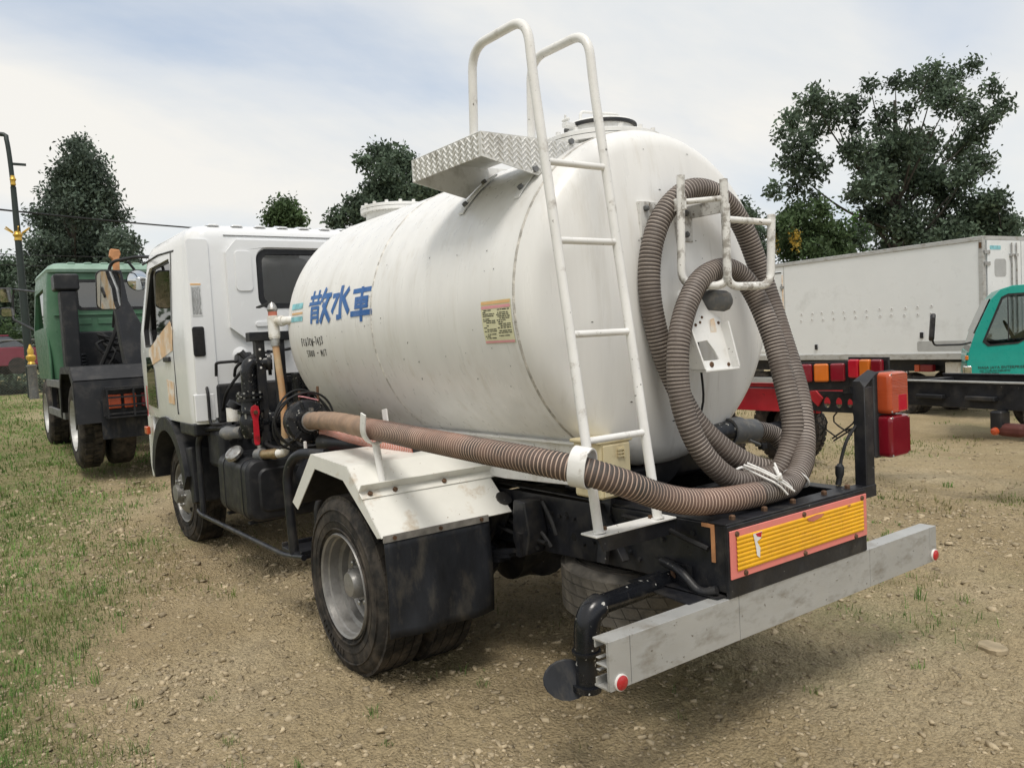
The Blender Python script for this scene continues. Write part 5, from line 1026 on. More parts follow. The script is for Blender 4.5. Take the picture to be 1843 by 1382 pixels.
for g in gw:
    one('rear_window', 'glass_dark', gb, 'prism', g, 2.02, 2.025, 'yz'); cyy = sum(a[0] for a in g)/len(g); czz = sum(a[1] for a in g)/len(g)
    one('window_seal', 'plastic', gb, 'prism', [(cyy+(a[0]-cyy)*1.025, czz+(a[1]-czz)*1.10) for a in g], 1.992, 2.006, 'yz', [[(cyy+(a[0]-cyy)*.975, czz+(a[1]-czz)*.90) for a in g]])
for s_ in (1, -1): one('side_window', 'glass_dark', gb, 'prism', [(2.5, 1.75), (2.5, 2.30), (3.6, 2.28), (3.82, 1.75)], 1.12*s_, 1.125*s_); one('side_flare', 'green', gb, 'prism', [(2.02, 1.0), (2.02, 1.30), (2.1, 1.75), (2.3, 1.75), (2.4, 1.0)], 1.16*s_, 1.195*s_, bevel=.03)
lp = [[(q_[0], q_[1], z) for q_ in rrect(1.97+i_, 3.8-i_, -1.13+i_, 1.13-i_, .12, 5)] for z, i_ in ((2.49, .0), (2.53, -.01), (2.58, .02), (2.62, .09))]
rf = MB().loft(lp).build('roof', 'green_roof', GT, smooth=40); b = MB()
for k in range(9): b.bb((2.03, -.90+.21*k, 2.60), (3.7, -.80+.21*k, 2.632))
b.build('roof_ribs', 'green_roof', rf, bevel=.015)
b = MB()
for y in (-.8, -.4, 0, .4, .8): b.bb((1.985, y-.16, 1.76), (2.0, y+.16, 1.84))
b.bb((1.98, -1.1, 1.885), (2.0, 1.1, 1.91)); b.build('wall_pressing', 'green', GT, bevel=.012); one('engine_cover', 'black', GT, 'bb', (2.0, -.9, .8), (3.9, .9, 1.05)); one('cab_back_machinery', 'plastic', GT, 'bb', (1.95, -.95, 1.02), (1.995, .95, 1.66), bevel=.03)  # last slab: the black machinery below the cab's rear wall
b = MB().bb((1.50, .86, 1.15), (1.78, 1.06, 2.20)).bb((1.48, .82, 2.20), (1.82, 1.12, 2.42)); b.build('air_intake', 'plastic', GT, bevel=.03)
b = MB()
for k in range(8): b.lathe([(.12, 0), (.135, .02), (.12, .04)], (1.64, .92, 1.0+.045*k), (0, 0, 1), 20)
b.build('ribbed_duct', 'plastic', GT, smooth=50)
b = MB()
for k in range(34):
    rr = random.Random(k+40); y = rr.uniform(-.6, .55); x = rr.uniform(1.2, 1.9); z = rr.uniform(1.1, 1.7); pts = [(x, y, z), (x+rr.uniform(-.2, .2), y+rr.uniform(-.2, .2), z+rr.uniform(-.1, .25)), (x+rr.uniform(-.3, .1), y+rr.uniform(-.3, .3), z-rr.uniform(0, .2)), (x, y+rr.uniform(-.3, .3), 1.0)]; b.tube(spline(pts, .08), rr.choice((.014, .02, .03)), 8)
tag(b.build('hoses_and_valves', 'cable', GT, smooth=40), kind='stuff')
b = MB().bb((1.1, .02, 1.05), (1.5, .3, 1.7)); b.bb((1.25, -.6, 1.05), (1.6, -.1, 1.35)); b.build('valve_block', 'black', GT, bevel=.03)
AR = MB().prism([(.52, 1.05), (.30, 1.30), (.62, 1.86), (.67, 2.30), (.57, 2.42), (.46, 2.30), (.50, 1.92), (.24, 1.72), (.10, 1.10)], .0, .05, 'yz')
b = MB(); b.loft([[(-.25, .62, 1.05), (-.25, .22, 1.05), (-.05, .22, 1.05), (-.05, .62, 1.05)], [(-.18, .66, 1.55), (-.18, .36, 1.55), (.0, .36, 1.55), (.0, .66, 1.55)], [(-.1, .68, 1.95), (-.1, .52, 1.95), (.04, .52, 1.95), (.04, .68, 1.95)], [(-.06, .66, 2.32), (-.06, .56, 2.32), (.04, .56, 2.32), (.04, .66, 2.32)]]); b.build('hook_arm', 'plastic', GT, bevel=.02)
hk_ = [(.575, 2.30), (.57, 2.47), (.55, 2.50), (.56, 2.56), (.66, 2.57), (.68, 2.48), (.645, 2.44), (.645, 2.30)]; one('hook', 'amber_metal', GT, 'prism', hk_, -.05, .03, 'yz', bevel=.012)
one('hook_bed', 'black', GT, 'bb', (-1.2, -.45, 1.05), (1.4, .45, 1.13), bevel=.02); one('hook_bed', 'black', GT, 'bb', (-.6, -.5, 1.13), (.2, .2, 1.35), bevel=.05)
for z0, z1, x in ((2.26, 2.50, 4.75), (2.03, 2.18, 4.75)): mr = one('side_mirror', 'plastic', GT, 'bb', (x+.012, 1.36, z0), (x+.08, 1.56, z1), bevel=.03); mg = one('mirror_glass', 'chrome', mr, 'prism', rrect(1.37, 1.55, z0+.01, z1-.01, .03, 4), x, x+.005, 'yz'); tm_ = Matrix.Translation((x, 1.45, (z0+z1)/2)) @ Matrix.Rotation(R(-16), 4, 'Y') @ Matrix.Translation((-x, -1.45, -(z0+z1)/2)); mr.data.transform(tm_); mg.data.transform(tm_)
one('mirror_arm', 'plastic', GT, 'tube', corner([(3.7, 1.12, 2.35), (4.75, 1.36, 2.48), (4.79, 1.40, 2.0), (3.9, 1.14, 1.75)], .08), .018, 8, smooth=40)

# ------------------------------------------------------------------ bare chassis and trucks on the right
RC = tag(empty('bare_chassis', (2.25, -4.6, -.08)), 'bare red truck chassis ending in a black holed plate, behind the tanker', 'truck chassis')
for s_ in (1, -1): one('chassis_rail', 'redframe', RC, 'bb', (.42, .41*s_-.02, .73), (6.0, .41*s_+.02, .955), bevel=.004)
hol = [[(cx_+r*math.cos(a), .84+r*1.4*math.sin(a)) for a in np.linspace(0, 2*PI, 13)[:-1]] for cx_, r in ((.09, .028), (.20, .034), (.32, .036))]
one('holed_plate', 'black', RC, 'prism', [(-.06, .75), (.36, .75), (.60, .77), (.75, .90), (.60, .945), (-.06, .945)], .432, .445, 'xz', hol)
one('holed_plate', 'black', RC, 'prism', [(-.06, .75), (.5, .75), (.6, .945), (-.06, .945)], -.445, -.432, 'xz', hol)
b = MB().bb((-.04, -.42, .76), (.02, .42, .94)).bb((1.5, -.39, .75), (1.56, .39, .94)).bb((3.0, -.39, .75), (3.06, .39, .94)); b.build('crossmember', 'black', RC)
one('side_rail', 'alu', RC, 'bb', (.75, .46, 1.02), (6.0, .50, 1.07)); one('side_rail', 'redframe', RC, 'bb', (.75, .40, .975), (6.0, .45, 1.01)); one('crushed_plate', 'redframe', RC, 'prism', [(.40, .80), (.55, .93), (.42, .95), (.35, .88)], .446, .47, 'xz', bevel=.004)
RW = empty('wheel'); RW.parent = RC; plain_wheel(RW, .42, .24, False); RW.location = (1.55, .82, .42); q = dup(RW, RC); q.location = (1.55, -.82, .42); q.rotation_euler = (0, .4, PI); one('rear_axle', 'black', RC, 'tube', [(1.55, -.8, .42), (1.55, .8, .42)], .08, 12, smooth=40)
b = MB(); rr = random.Random(21)
for k in range(14): x = rr.uniform(-.1, .6); y = rr.uniform(.2, .48); b.tube(spline([(x, y, .78), (x+rr.uniform(-.15, .15), y, .66), (x+rr.uniform(-.2, .2), y, rr.uniform(.40, .62))], .05), .008, 6)
tag(b.build('hanging_wires', 'cable', RC), kind='stuff')
KC = tag(empty('bare_chassis', (2.15, -4.42, -.12), R(170)), 'bare black chassis with red and orange tail lamps in front of the teal cab', 'truck chassis')
for yy in (.0, .80): one('chassis_rail', 'black', KC, 'bb', (.0, yy-.035+.03, .86), (4.6, yy+.03, 1.07), bevel=.005); one('rail_cap', 'alu' if yy == 0 else 'black', KC, 'bb', (.0, yy-.055+.03, 1.0705), (4.6, yy+.035, 1.082))
for x in (.05, 1.2, 2.4): one('crossmember', 'black', KC, 'bb', (x, .03, .88), (x+.08, .76, 1.05))
for x in (.35, .8): one('rail_bracket', 'plastic', KC, 'bb', (x, -.06, .93), (x+.25, -.006, .965), bevel=.008)
b = MB().bb((1.02, -.08, .70), (1.12, .04, .86)); b.build('spring_bracket', 'plastic', KC, bevel=.02); one('spring_eye', 'salmon', KC, 'bb', (1.06, -.08, .66), (1.28, .05, .76), bevel=.04); bpy.data.objects['spring_eye'].data.materials[0] = mat('rusty_red_paint', (.12, .035, .028), .7, var=.3); one('marker_lamp', 'orange_lens', KC, 'lathe', [(.032, 0), (.028, .02), (.012, .026)], (1.07, -.08, .70), (0, -1, 0), 18)
KW = dup(RW, KC); KW.location = (3.9, -.2, .42); KW.rotation_euler = (0, .3, PI); KW = dup(RW, KC); KW.location = (3.9, 1.0, .42)
LB2 = tag(empty('lamp_bar', (2.27, -4.06, .98)), None); LB2.parent = KC; LB2.matrix_parent_inverse = (Matrix.Translation((2.15, -4.42, -.12)) @ Matrix.Rotation(R(170), 4, 'Z')).inverted()
for a, bq, lst in (((.42, .16), (.03, .0), ('red_lens', 'amber_lens', 'red_lens')), ((-.03, .02), (-.40, .11), ('bright_red', 'amber_lens', 'red_lens'))):
    a, bq = Vector((*a, 0)), Vector((*bq, 0)); d = (bq-a).normalized(); nrm = Vector((-d.y, d.x, 0)); nrm = nrm if nrm.y > 0 else -nrm; L3 = (bq-a).length
    rot = Matrix((d, nrm, Vector((0, 0, 1)))).transposed(); dz = .0 if a.x > 0 else .035
    one('lamp_plate', 'plastic', LB2, 'box', (a+bq)/2+Vector((0, 0, .04+dz)), (L3+.06, .02, .26), rot, bevel=.004)
    for k, m in enumerate(lst): one('tail_lamp', m, LB2, 'box', a+d*(L3*(k+.5)/3)+nrm*.035+Vector((0, 0, .07+dz)), (L3/3-.012, .05, .165), rot, bevel=.018)
one('bar_post', 'black', KC, 'bb', (-.12, -.40, .98), (-.04, .05, 1.05))
TC = tag(empty('teal_truck', (3.59, -9.10, -.33), R(27)), 'teal cab truck with a black mirror arm at the right edge', 'truck')
sd_ = [(.02, .93), (.0, 1.15), (-.02, 1.30), (-.10, 1.56), (-.30, 2.02), (-.42, 2.15), (-.56, 2.19), (-1.55, 2.20), (-1.62, 2.12), (-1.66, 1.5), (-1.66, .93), (-1.42, .93), (-1.36, 1.06), (-1.18, 1.20), (-.92, 1.20), (-.72, 1.08), (-.66, .93)]
wn = [(-.22, 1.46), (-.44, 2.02), (-.52, 2.06), (-1.42, 2.06), (-1.46, 2.0), (-1.44, 1.60), (-.92, 1.60), (-.62, 1.42), (-.28, 1.40)]
for y, nm in ((0, 'cab_side'), (-1.68, 'cab_side')): one(nm, 'teal', TC, 'prism', sd_, y-.03, y, 'xz', [wn], bevel=.008)
def wall(nm, m, pts): b = MB(); [b.add([(xa, -1.65, za), (xb, -1.65, zb), (xb, -.031, zb), (xa, -.031, za)], [(0, 1, 2, 3)]) for (xa, za), (xb, zb) in zip(pts, pts[1:])]; o = b.build(nm, m, TC); s2 = o.modifiers.new('thick', 'SOLIDIFY'); s2.thickness = .02; return o
wall('cab_roof', 'teal', sd_[4:9]); wall('front_panel', 'teal', sd_[0:3]); wall('windscreen', 'glass', sd_[2:5]); wall('rear_panel', 'teal', [(-1.64, .95), (-1.64, 1.45)]); wall('rear_header', 'teal', [(-1.63, 2.0), (-1.61, 2.13)])
one('rear_window', 'glass', TC, 'bb', (-1.63, -1.6, 1.45), (-1.625, -.08, 2.0)); one('door_window', 'glass', TC, 'prism', wn, -.018, -.014); one('cab_floor', 'interior', TC, 'bb', (-1.62, -1.62, .95), (-.05, -.06, 1.22)); one('dashboard', 'interior', TC, 'bb', (-.42, -1.6, 1.22), (-.1, -.06, 1.44), bevel=.04)
for y in (-.45, -1.2): b = MB().bb((-1.35, y-.24, 1.22), (-.85, y+.24, 1.36)); b.bar((-1.3, y, 1.36), (-1.45, y, 1.72), .42, .1, up=(0, 1, 0)); b.build('seat', 'interior', TC, bevel=.04)
one('steering_wheel', 'plastic', TC, 'tube', [Vector((-.55, -.45, 1.56))+Vector((.07*math.sin(a), .17*math.cos(a), .15*math.sin(a))) for a in np.linspace(0, 2*PI, 25)], .014, 8, smooth=40)
cx_, cz_ = -.85, 1.72; b = MB().prism([(cx_+(a-cx_)*1.045, cz_+(c-cz_)*1.07) for a, c in wn], .001, .006, 'xz', [[(cx_+(a-cx_)*.99, cz_+(c-cz_)*.985) for a, c in wn]]); b.build('window_seal', 'plastic', TC)
one('quarter_bar', 'plastic', TC, 'bar', (-.50, -.01, 1.45), (-.50, -.01, 2.03), .012, .03, up=(0, 1, 0)); one('yellow_notice', 'sticker', TC, 'bb', (-1.05, -.023, 1.60), (-.85, -.020, 1.74)); bpy.data.objects['yellow_notice'].data.materials[0] = mat('yellow_notice_paper', (.75, .60, .05), .5); one('printed_notice', 'sticker_white', TC, 'bb', (-1.06, -.023, 1.86), (-.86, -.020, 1.97))
b = MB()
for r_, z in enumerate((1.685, 1.655)): [b.bb((-1.04+k*.022, -.0195, z), (-1.026+k*.022, -.0185, z+.012)) for k in range(8)]
b.build('notice_print', 'ink', TC)
one('headlamp', 'chrome', TC, 'bb', (-.06, -.16, .98), (.05, .012, 1.12), bevel=.02); one('mirror_arm', 'plastic', TC, 'tube', corner([(-.05, .0, 1.44), (.06, .10, 1.42), (.40, .26, 1.43), (.42, .28, 1.50)], .04), .014, 8, smooth=40)
mr = MB(); mr.loft([[(.42+q_[0]*f+(q_[1])*-.08, .28+y, 1.68+q_[1]*f) for q_ in rrect(-.035, .035, -.19, .19, .03, 4)] for f, y in ((.7, .10), (1, .05), (1, -.05), (.7, -.10))]); mr.build('side_mirror', 'plastic', TC, smooth=40)
one('front_bumper', 'plastic', TC, 'bb', (.0, -1.68, .50), (.10, .02, .80), bevel=.03); one('indicator', 'amber_lens', TC, 'bb', (-.02, -.10, 1.20), (.02, .008, 1.26), bevel=.008)
TW = empty('wheel'); TW.parent = TC; plain_wheel(TW, .38, .2, False); TW.location = (-1.05, -.02, .38); q = dup(TW, TC); q.location = (-1.05, -1.66, .38); q.rotation_euler = (0, .5, PI)
for y in (-.5, -1.2): one('chassis_rail', 'black', TC, 'bb', (-4.5, y-.035, .60), (-.1, y+.035, .80))
def sign(nm, txt, size, m, parent, locv, rot, ext=.001):
    cu_ = bpy.data.curves.new(nm, 'FONT'); cu_.body = txt; cu_.size = size; cu_.extrude = ext; cu_.align_x = 'LEFT'; to = bpy.data.objects.new(nm, cu_); COL.objects.link(to)
    dg = bpy.context.evaluated_depsgraph_get(); me = bpy.data.meshes.new_from_object(to.evaluated_get(dg)); bpy.data.objects.remove(to); bpy.data.curves.remove(cu_)
    me.materials.clear(); me.materials.append(M[m]); o = bpy.data.objects.new(nm, me); COL.objects.link(o); o.parent = parent; o.location = locv; o.rotation_euler = rot; return o
for k, (tx, sz) in enumerate((('NASA JAYA ENTERPRISE', .052), ('NO 12 JALAN INDUSTRI', .034), ('TAMAN MAJU', .034), ('BTM 3500 KG', .034), ('BDM 5000 KG', .034))):
    sign('door_lettering', tx, sz, 'ink', TC, (-.13-.02*k, .003, 1.07-.033*k-(0 if k == 0 else .006)), (R(90), 0, PI))
# white refrigerated box truck
BV = tag(empty('box_truck', (4.78, -12.32, -.42), R(-6.3)), 'long white insulated box truck with rusty hinged doors behind the teal cab', 'truck')
Lb, Wb, zb, zt_ = 6.2, 2.3, 1.22, 3.24
one('box_body', 'box_white', BV, 'bb', (0, -Wb, zb), (Lb, 0, zt_), bevel=.012)
one('roof_rail', 'alu', BV, 'bb', (-.015, -.06, zt_-.06), (Lb, .018, zt_+.02), bevel=.01); one('base_rail', 'alu', BV, 'bb', (-.01, -.06, zb-.10), (Lb, .02, zb+.015), bevel=.006); one('corner_post', 'alu', BV, 'bb', (-.02, -.07, zb), (.06, .016, zt_), bevel=.006); one('roof_rail', 'alu', BV, 'bb', (-.02, -Wb, zt_-.05), (.02, 0, zt_+.02))
for x in (1.62, 4.36): one('panel_joint', 'alu', BV, 'bb', (x, -.01, zb+.02), (x+.012, .006, zt_-.06)) if x > 4 else None
b = MB().bb((4.42, -.01, zb+.08), (5.5, .012, zt_-.16)); b.build('side_door', 'box_white', BV, bevel=.008); one('door_post', 'primer', BV, 'bb', (4.395, -.01, zb+.08), (4.418, .018, zt_-.25)); one('door_post', 'plastic', BV, 'bb', (4.42, .0125, zt_-.20), (5.5, .018, zt_-.175))
for z in (2.70, 1.95): b = MB().bb((4.385, -.01, z), (4.46, .035, z+.05)); b.tube([(4.415, .03, z-.05), (4.415, .03, z+.10)], .014, 8); b.build('hinge', 'steel', BV)
b = MB(); rr = random.Random(17)
for k in range(12):
    for z in (2.10, 1.97): b.lathe([(.035, 0), (.032, .003)], (.95+.27*k+rr.uniform(-.02, .02), .003, z+rr.uniform(-.01, .01)), (0, 1, 0), 12)
tag(b.build('filled_holes', 'sticker_white', BV), kind='stuff'); b = MB(); rr = random.Random(17)
for k in range(12):
    for z in (2.10, 1.97): b.lathe([(.009, 0), (.009, .0045)], (.95+.27*k+rr.uniform(-.02, .02), .003, z+rr.uniform(-.01, .01)), (0, 1, 0), 8)
tag(b.build('bolt_holes', 'plastic', BV), kind='stuff')
for x, z in ((3.55, 1.34), (1.15, 1.52)): one('side_marker', 'plastic', BV, 'bb', (x-.03, 0, z), (x+.03, .03, z+.11), bevel=.008)
one('grey_patch', 'box_grey', BV, 'prism', rrect(.10, 1.25, 1.28, 1.46, .03, 3), .002, .004); one('rear_hinge', 'bolt', BV, 'bb', (.0, .018, 3.05), (.04, .03, 3.15))
rd = MB().bb((-.035, -1.13, zb+.05), (-.012, -.10, zt_-.06)); rd.build('rear_door', 'box_white', BV, bevel=.006); rd = MB().bb((-.035, -2.24, zb+.05), (-.012, -1.16, zt_-.06)); rd.build('rear_door', 'box_white', BV, bevel=.006)
one('grey_patch', 'box_grey', BV, 'prism', rrect(-.66, -.30, 2.55, 2.86, .06, 4), -.038, -.0355, 'yz'); one('blue_sticker', 'cyan', BV, 'prism', rrect(-.50, -.17, 3.02, 3.09, .01, 3), -.038, -.0355, 'yz')
for y in (-.80, -.95, -1.35, -1.5): b = MB().tube([(-.06, y, zb+.1), (-.06, y, zt_-.1)], .014, 8); [b.bb((-.075, y-.04, z), (-.034, y+.04, z+.05)) for z in (1.5, 2.2, 2.9)]; b.build('lock_rod', 'steel', BV)
for z in (1.5, 2.1, 2.75, 2.95): one('door_hinge', 'steel', BV, 'bb', (-.05, -.16, z), (-.034, -.01, z+.06))
one('subframe', 'black', BV, 'bb', (.0, -1.6, zb-.34), (Lb, -.35, zb-.1)); one('mudguard', 'pvc', BV, 'bb', (.55, -.75, .78), (.85, -.20, 1.06), bevel=.02)
for y0 in (-.25, -.55): one('tail_lamp', 'red_lens', BV, 'bb', (1.05-.0, y0, .88), (1.30, y0+.12, 1.02), bevel=.02); one('tail_lamp', 'orange_lens', BV, 'bb', (1.31, y0, .88), (1.42, y0+.12, 1.02), bevel=.02)
one('side_guard', 'black', BV, 'bb', (.9, -.2, .55), (4.0, -.12, .80)); one('bumper', 'alu', BV, 'bb', (-.05, -2.2, .66), (.0, -.1, .76)); one('license_plate', 'paper', BV, 'bb', (-.055, -.6, .80), (-.05, -.2, .92))
BW = empty('wheel'); BW.parent = BV; plain_wheel(BW, .42, .24, True); BW.location = (1.7, -.08, .42); q = dup(BW, BV); q.location = (5.3, -.08, .42); q = dup(BW, BV); q.location = (1.7, -2.2, .42); q.rotation_euler = (0, .3, PI); q = dup(BW, BV); q.location = (5.3, -2.2, .42); q.rotation_euler = (0, .6, PI)
one('cab', 'box_white', BV, 'prism', [(Lb+.15, .8), (Lb+.15, 2.5), (Lb+1.4, 2.5), (Lb+1.75, 1.7), (Lb+1.8, .8)], -2.15, -.05, bevel=.06); 

# ------------------------------------------------------------------ trees
CLUMPS = {'BIG': [(14.14, -21.74, 8.84, 0.57), (14.02, -22.7, 8.51, 0.58), (15.93, -23.18, 8.78, 0.45), (15.69, -22.25, 8.12, 0.28), (14.38, -21.31, 7.31, 0.57), (14.76, -22.71, 8.06, 0.43), (15.37, -22.01, 7.01, 0.38), (14.28, -21.73, 6.61, 0.58), (15.67, -22.94, 6.31, 0.39), (14.86, -20.62, 5.91, 0.31), (14.71, -22.33, 5.73, 0.38), (14.13, -24.13, 8.92, 0.44), (13.64, -24.4, 9.52, 0.3), (14.22, -24.34, 8.32, 0.3), (13.66, -26.09, 9.81, 0.34), (13.63, -27.35, 10.09, 0.43), (12.14, -25.71, 9.8, 0.35), (12.72, -26.86, 9.43, 0.61), (12.38, -27.64, 9.88, 0.42), (11.38, -26.82, 9.84, 0.29), (11.36, -25.11, 8.47, 0.57), (12.5, -28.9, 8.97, 0.52), (11.0, -27.3, 9.12, 0.32), (10.77, -27.66, 8.53, 0.29), (11.77, -29.44, 8.67, 0.34), (11.64, -27.89, 8.08, 0.44), (13.38, -24.89, 8.55, 0.43), (14.03, -25.62, 8.3, 0.31), (12.16, -24.14, 8.26, 0.28), (11.98, -28.05, 7.74, 0.56), (11.36, -26.98, 6.64, 0.54), (11.16, -25.63, 5.98, 0.52), (11.57, -28.27, 6.68, 0.25), (12.65, -28.32, 7.41, 0.51), (13.52, -23.11, 7.19, 0.58), (13.79, -25.05, 7.09, 0.83), (12.75, -24.7, 7.37, 0.8), (13.01, -26.8, 7.63, 0.67), (13.29, -26.19, 6.53, 1.01), (13.06, -23.7, 6.05, 0.79), (14.56, -24.98, 6.02, 0.51), (12.69, -26.64, 6.18, 0.83), (12.4, -27.13, 5.6, 0.67), (13.93, -25.71, 5.22, 0.85), (12.78, -25.13, 4.75, 0.81), (14.22, -24.95, 4.96, 0.56), (12.86, -27.47, 4.69, 0.68), (13.23, -22.66, 4.2, 0.52), (13.8, -25.95, 4.09, 0.79), (12.39, -25.39, 3.9, 0.65)], 'LOW': [(10.97, -26.25, 5.0, 0.58), (10.3, -25.83, 5.12, 0.38), (11.37, -26.55, 4.5, 0.59), (10.3, -26.36, 4.44, 0.41), (10.66, -28.25, 4.51, 0.24), (11.18, -25.04, 4.1, 0.57), (10.89, -26.61, 4.06, 0.48), (10.32, -26.74, 4.04, 0.31)], 'BUSH': [(13.52, -19.75, 4.89, 0.42), (12.6, -19.59, 4.79, 0.38), (13.21, -18.65, 4.51, 0.38), (13.41, -20.3, 4.31, 0.6), (13.01, -20.87, 4.22, 0.5), (13.53, -19.47, 3.86, 0.54), (14.17, -19.83, 4.25, 0.4), (12.67, -19.4, 3.61, 0.43), (13.0, -21.17, 3.73, 0.4)], 'SIDE': [(13.23, -17.12, 4.68, 0.27), (13.93, -18.28, 4.27, 0.39), (13.62, -17.72, 3.65, 0.42), (13.47, -17.89, 3.68, 0.24), (14.12, -18.03, 4.29, 0.39), (14.03, -17.74, 5.12, 0.24)], 'CONE': [(35.49, -3.14, 10.35, 0.49), (32.58, -2.52, 9.15, 0.7), (33.56, -3.12, 9.2, 0.62), (32.94, -2.17, 8.6, 0.65), (32.72, -3.11, 8.33, 0.76), (33.16, -2.62, 8.28, 0.92), (36.32, -2.23, 8.4, 0.71), (32.8, -2.51, 7.4, 1.01), (32.95, -3.38, 7.78, 0.72), (35.11, -1.54, 7.31, 0.63), (36.17, -2.26, 7.18, 0.99), (35.93, -3.3, 7.07, 1.22), (34.33, -3.96, 7.3, 0.65), (34.02, -1.21, 6.12, 0.61), (34.84, -2.1, 5.82, 1.06), (34.74, -3.22, 5.72, 1.19), (31.65, -3.5, 5.98, 0.7), (33.82, -4.36, 5.96, 0.54), (34.84, -0.98, 5.6, 0.47), (35.26, -1.71, 5.02, 0.96), (34.96, -2.6, 4.78, 1.07), (34.2, -3.66, 4.92, 0.97), (35.54, -0.89, 4.83, 0.53), (33.25, -4.28, 5.04, 0.64)], 'MIDSMALL': [(31.03, -9.87, 7.42, 0.56), (31.65, -9.79, 7.17, 0.47), (30.64, -10.17, 6.98, 0.51), (31.82, -9.51, 6.99, 0.33), (31.51, -10.09, 6.92, 0.71)], 'MIDTALL': [(26.01, -11.87, 8.59, 0.63), (24.9, -12.08, 8.27, 0.62), (24.45, -11.34, 7.52, 0.76), (24.82, -12.57, 7.58, 0.66), (25.2, -10.9, 7.03, 0.49), (25.87, -11.79, 6.89, 0.84), (24.63, -12.3, 6.81, 0.74), (25.65, -10.99, 8.34, 0.29), (26.32, -11.93, 8.97, 0.3)], 'MIDLOW': [(22.16, -8.86, 5.94, 0.46), (22.36, -8.45, 5.69, 0.36), (22.51, -8.22, 5.56, 0.25), (22.08, -9.19, 5.59, 0.47), (20.45, -10.46, 6.26, 0.45), (20.82, -11.19, 6.28, 0.4)], 'FARL': [(39.77, 0.21, 5.35, 0.96), (38.5, -0.28, 4.76, 0.94), (38.7, -0.52, 3.83, 0.9), (39.67, 0.14, 3.66, 0.96), (39.03, -0.59, 5.76, 0.6), (38.48, -0.74, 2.86, 0.71), (39.2, 0.04, 2.68, 0.96)]}

def leaves(name, clumps, m, parent, size, dens, asp=.5, seed=0, sprig=5):
    g = np.random.default_rng(seed); C_, A_, B_ = [], [], []
    for (x, y, z, r) in clumps:
        n = max(8, int(dens*r*r/(size*size)/sprig)); u = g.normal(size=(n, 3)); u /= np.linalg.norm(u, axis=1)[:, None]; rad = r*(.12+.90*g.random(n)**.6)*(.80+.36*g.random(n))
        p = np.array([x, y, z])+u*rad[:, None]*np.array([1, 1, .85])
        p = np.repeat(p, sprig, 0)+g.normal(size=(n*sprig, 3))*size*.75; o = np.repeat(u, sprig, 0)
        a = o*.6+g.normal(size=p.shape)*.7+np.array([0, 0, -.15]); a /= np.linalg.norm(a, axis=1)[:, None]; b = np.cross(a, g.normal(size=p.shape)); b /= np.linalg.norm(b, axis=1)[:, None]
        s = size*(.6+.8*g.random(len(p)))[:, None]; C_.append(p); A_.append(a*s); B_.append(b*s*asp)
    C_, A_, B_ = np.concatenate(C_), np.concatenate(A_), np.concatenate(B_)
    nrm = np.cross(A_, B_); nrm /= np.linalg.norm(nrm, axis=1)[:, None]
    V = np.stack([C_-A_*.5, C_+B_*.5+A_*.05, C_+A_*.5-nrm*size*.12, C_-B_*.5+A_*.05], 1); i = np.arange(len(C_))[:, None]*4
    print(name, len(V)//2); return big(name, V-np.array(parent.location), i+np.array([[0, 1, 2, 3]]), m, parent, nper=4)
def tree(label, key, x, y, m, trunk_r, size, dens, seed, fork=.35, cat='tree', name='tree', limbs=14, asp=.5):
    cl = list(CLUMPS[key]); x = sum(c[0] for c in cl)/len(cl); y = sum(c[1] for c in cl)/len(cl)   # the trunk stands under the middle of the crown
    md_ = sorted(c[2] for c in cl)[len(cl)//2]
    if key != 'BIG': cl += [(c[0], c[1], c[2]-k*(1.1*c[3]+.25), c[3]*1.1) for c in cl if c[2] < md_ for k in (1, 2) if c[2]-k*(1.1*c[3]+.25) > 1.6]
    z0 = float(terr(np.array([x]), np.array([y]))[0]); t = tag(empty(name, (x, y, z0)), label, cat); g = random.Random(seed)
    top = max(c[2] for c in cl)-z0; b = MB(); fk = Vector((0, 0, top*fork)); tr = [Vector((0, 0, -.2)), Vector((g.uniform(-.1, .1), g.uniform(-.1, .1), top*fork*.5)), fk, fk+Vector((g.uniform(-.3, .3), g.uniform(-.3, .3), top*.25)), Vector((0, 0, top*.9))]
    sp_ = spline(tr, .4); b.tube(sp_, [trunk_r*(1-.85*i/(len(sp_)-1)) for i in range(len(sp_))], 10); b.build('trunk', 'bark', t, smooth=60)
    for c in g.sample(cl, min(limbs, len(cl))):
        e = Vector(c[:3])-Vector((x, y, z0)); s0 = sp_[min(len(sp_)-1, max(1, int(len(sp_)*max(.12, min(.8, e.z/top*.75)))))]
        md = s0.lerp(e, .5)+Vector((g.uniform(-.3, .3), g.uniform(-.3, .3), -.12*(e-s0).length+.3)); L5 = spline([s0, md, e], .3); bb_ = MB().tube(L5, [max(.014, trunk_r*.26*(1-.85*i/max(1, len(L5)-1))) for i in range(len(L5))], 7); bb_.build('limb', 'bark', t, smooth=60)
    leaves('crown', cl, m, t, size, dens, asp, seed); return t
tree('tall spreading tree with ragged dark crown behind the white box truck', 'BIG', 13.2, -24.8, 'leaf_dark', .24, .17, 54, 1, limbs=30, fork=.3)
tree('rounded low tree at the far right above the box truck roof', 'LOW', 10.9, -27.0, 'leaf_dark', .13, .16, 100, 2)
bu = tree('mid green leafy tree with yellow flower spikes left of the tall spreading tree', 'BUSH', 13.6, -19.8, 'leaf_mid', .2, .14, 90, 3)
tree('dark small-leaved tree just right of the tank end', 'SIDE', 14.6, -16.2, 'leaf_dark', .16, .12, 70, 4)
tree('large conical grey-green tree behind the green truck', 'CONE', 34.2, -2.7, 'leaf_grey', .22, .16, 56, 5, limbs=16, fork=.3)
tree('small round tree over the white cab roof', 'MIDSMALL', 32.9, -11.9, 'leaf_mid', .12, .16, 80, 6)
